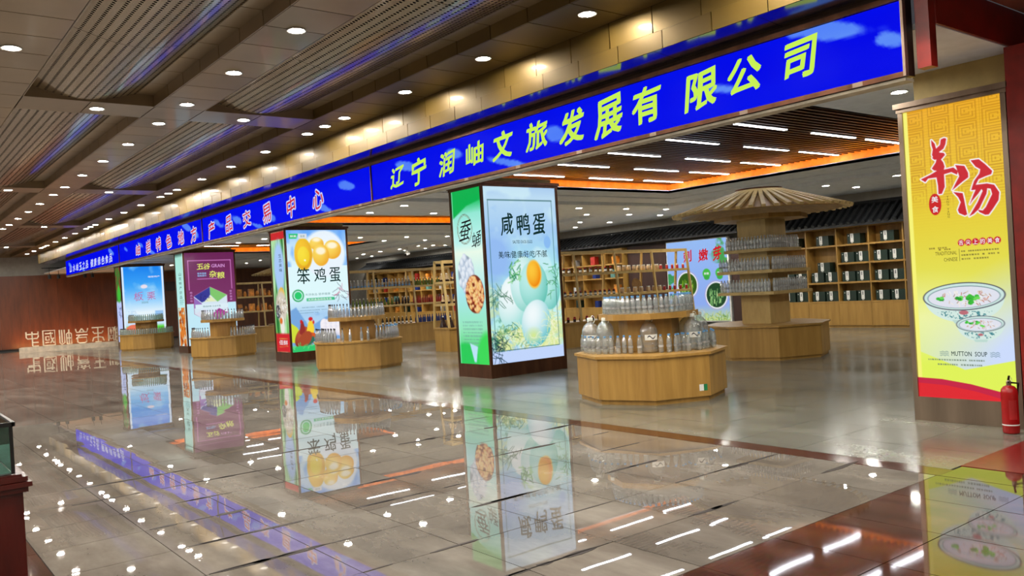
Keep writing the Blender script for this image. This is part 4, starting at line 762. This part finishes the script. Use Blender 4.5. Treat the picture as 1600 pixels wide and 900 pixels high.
struct('door_1', MB().box(20.15, 20.3, 13.75, 15.35, 0, 2.6), 'door_dark', 'dark brown panel beside the gift box shelf', 'door')
o = MB().box(20.13, 20.15, 14.5, 14.6, .1, 2.4).build('carved_strip', 'red_label', None); tag(o, 'narrow red carved strip on the dark brown panel', 'ornament')
struct('wall_panelling', MB().box(20.15, 20.4, 17.85, 19.5, 0, 2.65), 'door_dark', 'dark brown wall panelling behind the open rack', 'wall panel')
def eave(lab, y0, y1, z0, z1, xo, pitch, rr):
    t = thing('tiled_eave', lab, 'roof', (20.42, y0, z0)); L = y1-y0
    MB().add([(0, 0, z1-z0), (-xo, 0, 0), (-xo, L, 0), (0, L, z1-z0), (0, 0, z1-z0-.06), (-xo, 0, -.06), (-xo, L, -.06), (0, L, z1-z0-.06)], [(0, 1, 2, 3)[::-1], (4, 5, 6, 7), (1, 5, 6, 2), (0, 4, 5, 1), (3, 2, 6, 7)]).build('roof_bed', 'roof_black', t)
    me = MB().tube([(.0, 0, z1-z0+.02), (-xo-.03, 0, .02)], rr, 8).mesh('ridge_tile', 'roof_black')
    for i in range(int(L/pitch)): link('ridge_tile', me, t, (0, pitch*(i+.5), 0))
    me2 = MB().lathe([(rr*1.1, -.015), (rr*1.1, .015)], 8).mesh('drip_tile', 'roof_black')
    MB().tube([(.0, 0, z1-z0+.05), (.0, L, z1-z0+.05)], .06, 8).build('ridge_cap', 'roof_black', t); return t
eave('long black tiled eave along the back wall over the racks', 14.75, 38, 2.78, 3.10, .62, .2, .042); eave('black tiled eave above the gift box shelf', 6.5, 13.75, 2.64, 3.12, .62, .2, .05)
# ------------------------------------------------------------------ A-frame display racks
def rack(lab, x, y, L, n, posts0=0.0):
    t = thing('display_rack', lab, 'shelf unit', (x, y, 0)); D = .73; z2 = 2.3
    MB().box(0, L, .02, D-.02, 0, .57).build('base_cabinet', 'oak', t); MB().box(-.02, L+.02, -.01, D+.01, .57, .61).build('base_top', 'oak', t)
    for z in (1.2, 1.77):
        k = (z-.61)/(z2-.61)*.19; MB().box(-.01, L+.01, k, D-k, z-.03, z+.03).build('shelf_board', 'oak_light', t)
    MB().box(-.02, L+.02, .17, .23, z2-.03, z2+.04).box(-.02, L+.02, D-.23, D-.17, z2-.03, z2+.04).build('top_rail', 'oak_light', t)
    for i in range(n+1):
        X = L*i/n
        for a, b in ((.02, .19), (D-.02, D-.19)): MB().bar((X, a, .61), (X, b, z2), .05, .05, (0, 1, 0)).build('post', 'oak_light', t)
        MB().box(X-.02, X+.02, .19, D-.19, z2-.02, z2+.03).build('cross_rail', 'oak_light', t)
    return t
RC = rack('open oak A-frame rack of jars right of the duck egg pillar', 12.5, 15.1, 5.6, 4); RA = rack('open oak A-frame rack of bottles right of the rooster pillar', 11.2, 22.9, 4.2, 3); RB = rack('oak A-frame rack seen end-on left of the duck egg pillar', 11.8, 17.78, 2.1, 2); RD = rack('farthest oak rack with orange goods between the far pillars', 11.0, 31.5, 4.2, 3)
JARP = [(.032, 0), (.036, .005), (.036, .085), (.028, .1), (.028, .108)]
def jar(name, lab, grp, body, cap, label=None, prof=JARP, cr=.03, cz=.108, ch=.022): return bottle(name, lab, grp, prof, cr, cz, ch, body, cap, label, 8, 'jar')
def rowpts(x0, x1, n, y): return [(x0+(x1-x0)*(i+.5*0)/max(1, n-1), y+random.uniform(-.02, .02)) for i in range(n)]
def shelfrow(kind, x0, x1, n, y, z): series(kind, rowpts(x0, x1, n, y), z)
Lb = (.0365, .02, .07, 'paper_white')
shelfrow(jar('dark_jar', 'small brown bottle with white label, upper shelf of the jar rack', 'brown jars on the upper shelf of the jar rack', 'brown_glass', 'red_label', Lb), 12.9, 15.2, 14, 15.33, 1.8)
shelfrow(jar('preserve_jar', 'squat pale preserve jar, upper shelf of the jar rack', 'pale jars on the upper shelf of the jar rack', 'beige_food', 'cap_white', Lb, [(.05, 0), (.056, .01), (.056, .1), (.045, .115), (.045, .12)], .046, .12, .025), 15.5, 16.95, 9, 15.33, 1.8)
shelfrow(jar('red_can', 'small red can on the upper shelf of the jar rack', 'red cans on the upper shelf of the jar rack', 'red_label', 'cap_white', None), 17.1, 18.0, 5, 15.33, 1.8)
shelfrow(jar('dark_jar', 'small brown bottle with white label, middle shelf of the jar rack', 'brown jars on the middle shelf of the jar rack', 'brown_glass', 'red_label', Lb), 12.9, 15.2, 15, 15.27, 1.23)
shelfrow(jar('preserve_jar', 'squat pale preserve jar, middle shelf of the jar rack', 'pale jars on the middle shelf of the jar rack', 'beige_food', 'cap_white', Lb, [(.05, 0), (.056, .01), (.056, .1), (.045, .115), (.045, .12)], .046, .12, .025), 15.5, 16.95, 7, 15.27, 1.23)
shelfrow(jar('red_can', 'small red can on the middle shelf of the jar rack', 'red cans on the middle shelf of the jar rack', 'red_label', 'cap_white', None), 17.1, 18.0, 5, 15.27, 1.23)
shelfrow(jar('dark_jar', 'dark bottle with red shoulder on the base of the jar rack', 'dark bottles on the base of the jar rack', 'brown_glass', 'red_label', (.0375, .075, .1, 'red_label')), 12.9, 15.2, 12, 15.2, .61)
o = tag(MB().lathe([(.17, -.01), (.18, 0), (.17, .01)], 24).build('wicker_tray', 'wicker'), 'round wicker tray leaning at the back of the middle rack shelf', 'tray'); o.location = (16.4, 15.6, 1.42); o.rotation_euler = (math.radians(80), 0, 0)
B2 = [(.034, 0), (.037, .005), (.037, .13), (.016, .18), (.014, .22)]
def bt(lab, grp, body, cap, label=None): return bottle('glass_bottle', lab, grp, B2, .016, .215, .025, body, cap, label, 8)
shelfrow(bt('white and blue bottle on the top shelf of the bottle rack', 'white-blue bottles on the top shelf of the bottle rack', 'grey_pack', 'cap_white', (.0375, .02, .06, 'cap_blue')), 11.6, 13.9, 20, 23.13, 1.8); shelfrow(bt('yellow-green bottle on the top shelf of the bottle rack', 'yellow-green bottles on the top shelf of the bottle rack', 'green_glass', 'cap_white'), 14.1, 15.2, 11, 23.13, 1.8)
shelfrow(bt('olive green bottle on the middle shelf of the bottle rack', 'green bottles on the middle shelf of the bottle rack', 'green_glass', 'cap_white'), 11.6, 13.2, 14, 23.07, 1.23); shelfrow(bt('brown bottle with pale cap, middle shelf of the bottle rack', 'brown bottles on the middle shelf of the bottle rack', 'brown_glass', 'cap_white'), 13.35, 13.8, 5, 23.07, 1.23)
shelfrow(bt('red bottle in the close row on the middle shelf of the bottle rack', 'red bottles on the middle shelf of the bottle rack', 'red_pack', 'red_label'), 14.0, 15.3, 16, 23.07, 1.23)
shelfrow(bt('dark bottle with white label on the base of the bottle rack', 'dark bottles on the base of the bottle rack', 'brown_glass', 'cap_white', (.0375, .03, .08, 'paper_white')), 12.2, 13.8, 12, 23.0, .61); shelfrow(bt('dark blue bottle on the base of the bottle rack', 'blue bottles on the base of the bottle rack', 'blue_glass', 'cap_dark'), 14.0, 15.3, 16, 23.0, .61)
FIG = [(.05, 0), (.055, .01), (.045, .09), (.03, .12), (.035, .15), (.02, .19)]
for z, y0_, nm in ((1.8, 18.0, 'top'), (1.23, 17.95, 'middle')):
    k = bottle('ceramic_bottle', 'pale ceramic bottle with dark foot on the %s shelf of the end-on rack' % nm, 'ceramic bottles on the %s shelf of the end-on rack' % nm, FIG, .018, .19, .025, 'beige_food', 'cap_white', (.056, 0, .05, 'brown_glass')); series(k, [(11.93, 18.0), (11.93, 18.22), (12.15, 17.98), (12.35, 17.98), (12.55, 17.98), (12.12, 18.25)], z)
CN = [(.1, 0), (.1, .01), (.035, .24), (.02, .27)]
k = bottle('cone_bottle', 'brown cone-shaped bottle on the base of the end-on rack', 'cone bottles on the base of the end-on rack', CN, .022, .27, .03, 'brown_glass', 'cap_white'); series(k, [(11.95, 17.96), (11.95, 18.3)], .61)
k = bottle('cone_bottle', 'pink cone-shaped bottle on the base of the end-on rack', 'pink cone bottles on the end-on rack', CN, .022, .27, .03, 'red_label', 'cap_white'); series(k, [(12.3, 17.93), (12.6, 17.93)], .61)
om = [MB().cbox(0, 0, .14, .2, .14, .28).mesh('snack_pack', 'orange_pack'), MB().lathe([(.06, 0), (.075, .1), (.03, .2)], 8).mesh('snack_pack', 'orange_pack')]
for z, nm in ((1.8, 'top'), (1.23, 'middle')):
    for i in range(9): tag(link('snack_pack', om[i % 2], None, (11.5+.24*i, 31.75, z)), 'orange packet on the %s shelf of the farthest rack' % nm, 'package', 'orange packets on the %s shelf of the farthest rack' % nm)
    k = jar('dark_jar', 'small dark jar on the %s shelf of the farthest rack' % nm, 'dark jars on the %s shelf of the farthest rack' % nm, 'brown_glass', 'cap_white', Lb); series(k, [(13.7+.16*i, 31.75) for i in range(8)], z)
o = tag(MB().box(11.4, 14.8, 43.95, 44.05, 2.4, 2.85).build('wooden_plaque', 'door_dark'), 'long black plaque on the far brown wall above the farthest rack', 'plaque')
# ------------------------------------------------------------------ end wall: jade lettering on a plinth
pl = thing('stone_plinth', 'long low pale stone plinth before the brown end wall', 'plinth', (5.22, 40.47, 0), math.atan2(-1.25, 3.9)); MB().box(0, 4.6, 0, .6, 0, .22).build('slab', 'plinth_stone', pl)
GL = {'中': [[(.05, 1), (.05, .62), (.15, .52), (.85, .52), (.95, .62), (.95, 1)], [(.05, .82), (.95, .82)], [(.5, 1.0), (.5, 0)], [(.5, .25), (.95, .25)], [(.5, .0), (.95, .0)]],
 '國': [[(.05, .0), (.05, 1), (.95, 1), (.95, 0), (.05, 0)], [(.2, .8), (.8, .8)], [(.25, .35), (.25, .6), (.5, .6), (.5, .35), (.25, .35)], [(.2, .18), (.5, .2)], [(.62, .9), (.66, .5), (.85, .15)], [(.85, .5), (.6, .15)]],
 '岫': [[(.05, 1), (.05, .1), (.2, 0), (.42, .1), (.42, 1)], [(.23, 1), (.23, .1)], [(.6, 0), (.58, .7), (.75, .8), (.95, .7), (.95, 0), (.6, 0)], [(.77, 1), (.77, 0)], [(.6, .4), (.95, .4)]],
 '岩': [[(.02, 1), (.1, .75), (.9, .75), (.98, 1)], [(.5, 1), (.3, .76)], [(.5, 1), (.7, .76)], [(.05, .55), (.95, .55)], [(.35, .55), (.05, .3)], [(.15, .38), (.15, .08), (.3, 0), (.7, 0), (.85, .08), (.85, .38), (.15, .38)]],
 '玉': [[(.02, 1), (.98, 1)], [(.5, 1), (.5, 0)], [(.1, .75), (.2, .6), (.8, .6), (.9, .75)], [(.05, .05), (.15, .3), (.5, .35), (.85, .3), (.95, .05)], [(.25, 0), (.75, 0)]],
 '雕': [[(.05, 0), (.08, .95), (.45, .95), (.47, 0)], [(.18, .7), (.36, .7)], [(.27, .88), (.27, .5)], [(.17, .15), (.17, .4), (.37, .4), (.37, .15), (.17, .15)], [(.62, 1), (.52, .7)], [(.62, .8), (.62, 0)], [(.62, .82), (.98, .82)], [(.8, .95), (.8, .0)], [(.62, .55), (.95, .55)], [(.62, .28), (.95, .28)], [(.62, .0), (1, 0)]]}
for i, (ch, st_) in enumerate(GL.items()):
    o = thing('stone_character', 'pale stone seal-script character, %s of the six on the low plinth' % ('first', 'second', 'third', 'fourth', 'fifth', 'last')[i], 'lettering', (5.22, 40.47, .22), math.atan2(-1.25, 3.9))
    mb = MB()
    for s in st_: mb.tube([(.22+i*.63+a*.50, .25, .03+b*.62) for a, b in s], .03, 6)
    mb.build('stroke_body', 'jade_stone', o)
warm = bpy.data.lights.new('plinth_light', 'AREA'); warm.shape = 'RECTANGLE'; warm.size = 4.2; warm.size_y = .1; warm.energy = 50; warm.color = (1, .42, .12)
wo = bpy.data.objects.new('plinth_light', warm); COL.objects.link(wo); wo.location = (7.6, 43.6, .12); wo.rotation_euler = (math.radians(165), 0, 0)
for i, x in enumerate((6.6, 6.95, 8.0, 8.3)):
    t = thing('spotlight', 'small black track spotlight before the brown end wall', 'spotlight', (x, 41, 3.1), 0, 'black track spotlights at the end wall'); MB().lathe([(.07, 0), (.07, .16), (.03, .18)], 10).build('head', 'black_plastic', t); MB().box(-.01, .01, -.01, .01, .18, .5).build('stem', 'black_plastic', t)
t = thing('track_rail', 'thin black lighting rail hung before the end wall', 'rail', (6.3, 41, 3.55)); MB().box(0, 2.6, -.02, .02, 0, .04).build('rail', 'black_plastic', t)
# ------------------------------------------------------------------ fire extinguisher, camera, showcase
t = thing('fire_extinguisher', 'red fire extinguisher standing in front of the yellow banner', 'fire extinguisher', (7.97, 3.17, 0))
MB().lathe([(.055, 0), (.066, .008), (.068, .02), (.068, .36), (.064, .39), (.045, .415), (.022, .425)], 24).build('cylinder', 'extinguisher_red', t, True); MB().lathe([(.069, .075), (.0695, .08), (.069, .085)], 24, cap=False).build('white_band', 'paper_white', t)
MB().lathe([(.02, .42), (.02, .455), (.014, .47)], 12).build('valve', 'stainless', t); MB().bar((-.005, 0, .475), (-.035, -.02, .512), .016, .01).bar((-.005, 0, .462), (-.05, -.02, .456), .016, .008).build('lever', 'black_plastic', t)
MB().tube([(.02+.022*math.cos(a), -.01, .47+.022*math.sin(a)) for a in np.linspace(0, 6.28, 13)], .002, 5).build('pull_ring', 'white_metal', t); MB().tube([(.0, -.015, .45), (.05, -.06, .44), (.075, -.04, .36), (.074, -.02, .2)], .009, 6).build('hose', 'black_plastic', t)
mb = MB(); vs = []
for k in range(7): a = math.radians(195+k*9); vs += [(.0688*math.cos(a), .0688*math.sin(a), .13), (.0688*math.cos(a), .0688*math.sin(a), .30)]
mb.add(vs, [(2*k, 2*k+2, 2*k+3, 2*k+1) for k in range(6)]).build('paper_label', 'red_label', t)
t = thing('security_camera', 'white bullet security camera hanging from the shop ceiling', 'camera', (18.0, 30.0, 3.45)); MB().box(-.03, .03, -.03, .03, -.22, 0).build('stem', 'white_metal', t); MB().lathe([(.09, 0), (.09, -.02)], 12).build('mount', 'white_metal', t); MB().bar((-.12, -.1, -.3), (.12, .05, -.22), .1, .1).build('body', 'white_metal', t)
MB().bar((-.14, -.115, -.305), (-.12, -.1, -.3), .09, .09).build('lens', 'black_plastic', t)
t = thing('glass_showcase', 'dark mahogany showcase with glass top at the left edge', 'showcase', (.0, 4.45, 0))
MB().box(-.62, .56, .03, 1.15, 0, .72).build('cabinet', 'mahogany', t)
MB().box(-.5, .44, .01, .03, .12, .62).build('front_panel', 'mahogany', t); mb = MB()
for k, (e, z) in enumerate(((.0, .72), (.02, .74), (.035, .765), (.02, .79), (0, .8))): mb.box(-.62-e, .56+e, .03-e, 1.15+e, z, z+.022)
mb.build('moulding', 'mahogany', t); MB().box(-.6, .52, .06, 1.1, .824, .83).build('display_bed', 'grey_pack', t)
MB().box(-.6, .53, .05, .056, .83, 1.05).box(.524, .53, .056, 1.1, .83, 1.05).box(-.6, .53, 1.1, 1.106, .83, 1.05).build('glass_wall', 'case_glass', t); MB().box(-.6, .54, .04, 1.12, 1.052, 1.06).build('glass_top', 'case_glass', t)
MB().box(-.6, .54, .035, .05, 1.045, 1.065).box(.53, .545, .035, 1.12, 1.045, 1.065).box(.52, .535, .045, .06, .825, 1.05).box(.52, .535, 1.095, 1.11, .825, 1.05).build('metal_edge', 'black_plastic', t)
for i in range(4):
    tag(MB().box(.0, .42-.04*i*.5, .0, .12, 0, .03).build('wooden_step', 'oak'), 'light wooden display step in the glass showcase, %s in the flight' % ('lowest', 'second', 'third', 'highest')[i], 'display step').location = (-.07-.05*i, 4.75+.12*i, .835+.032*i)
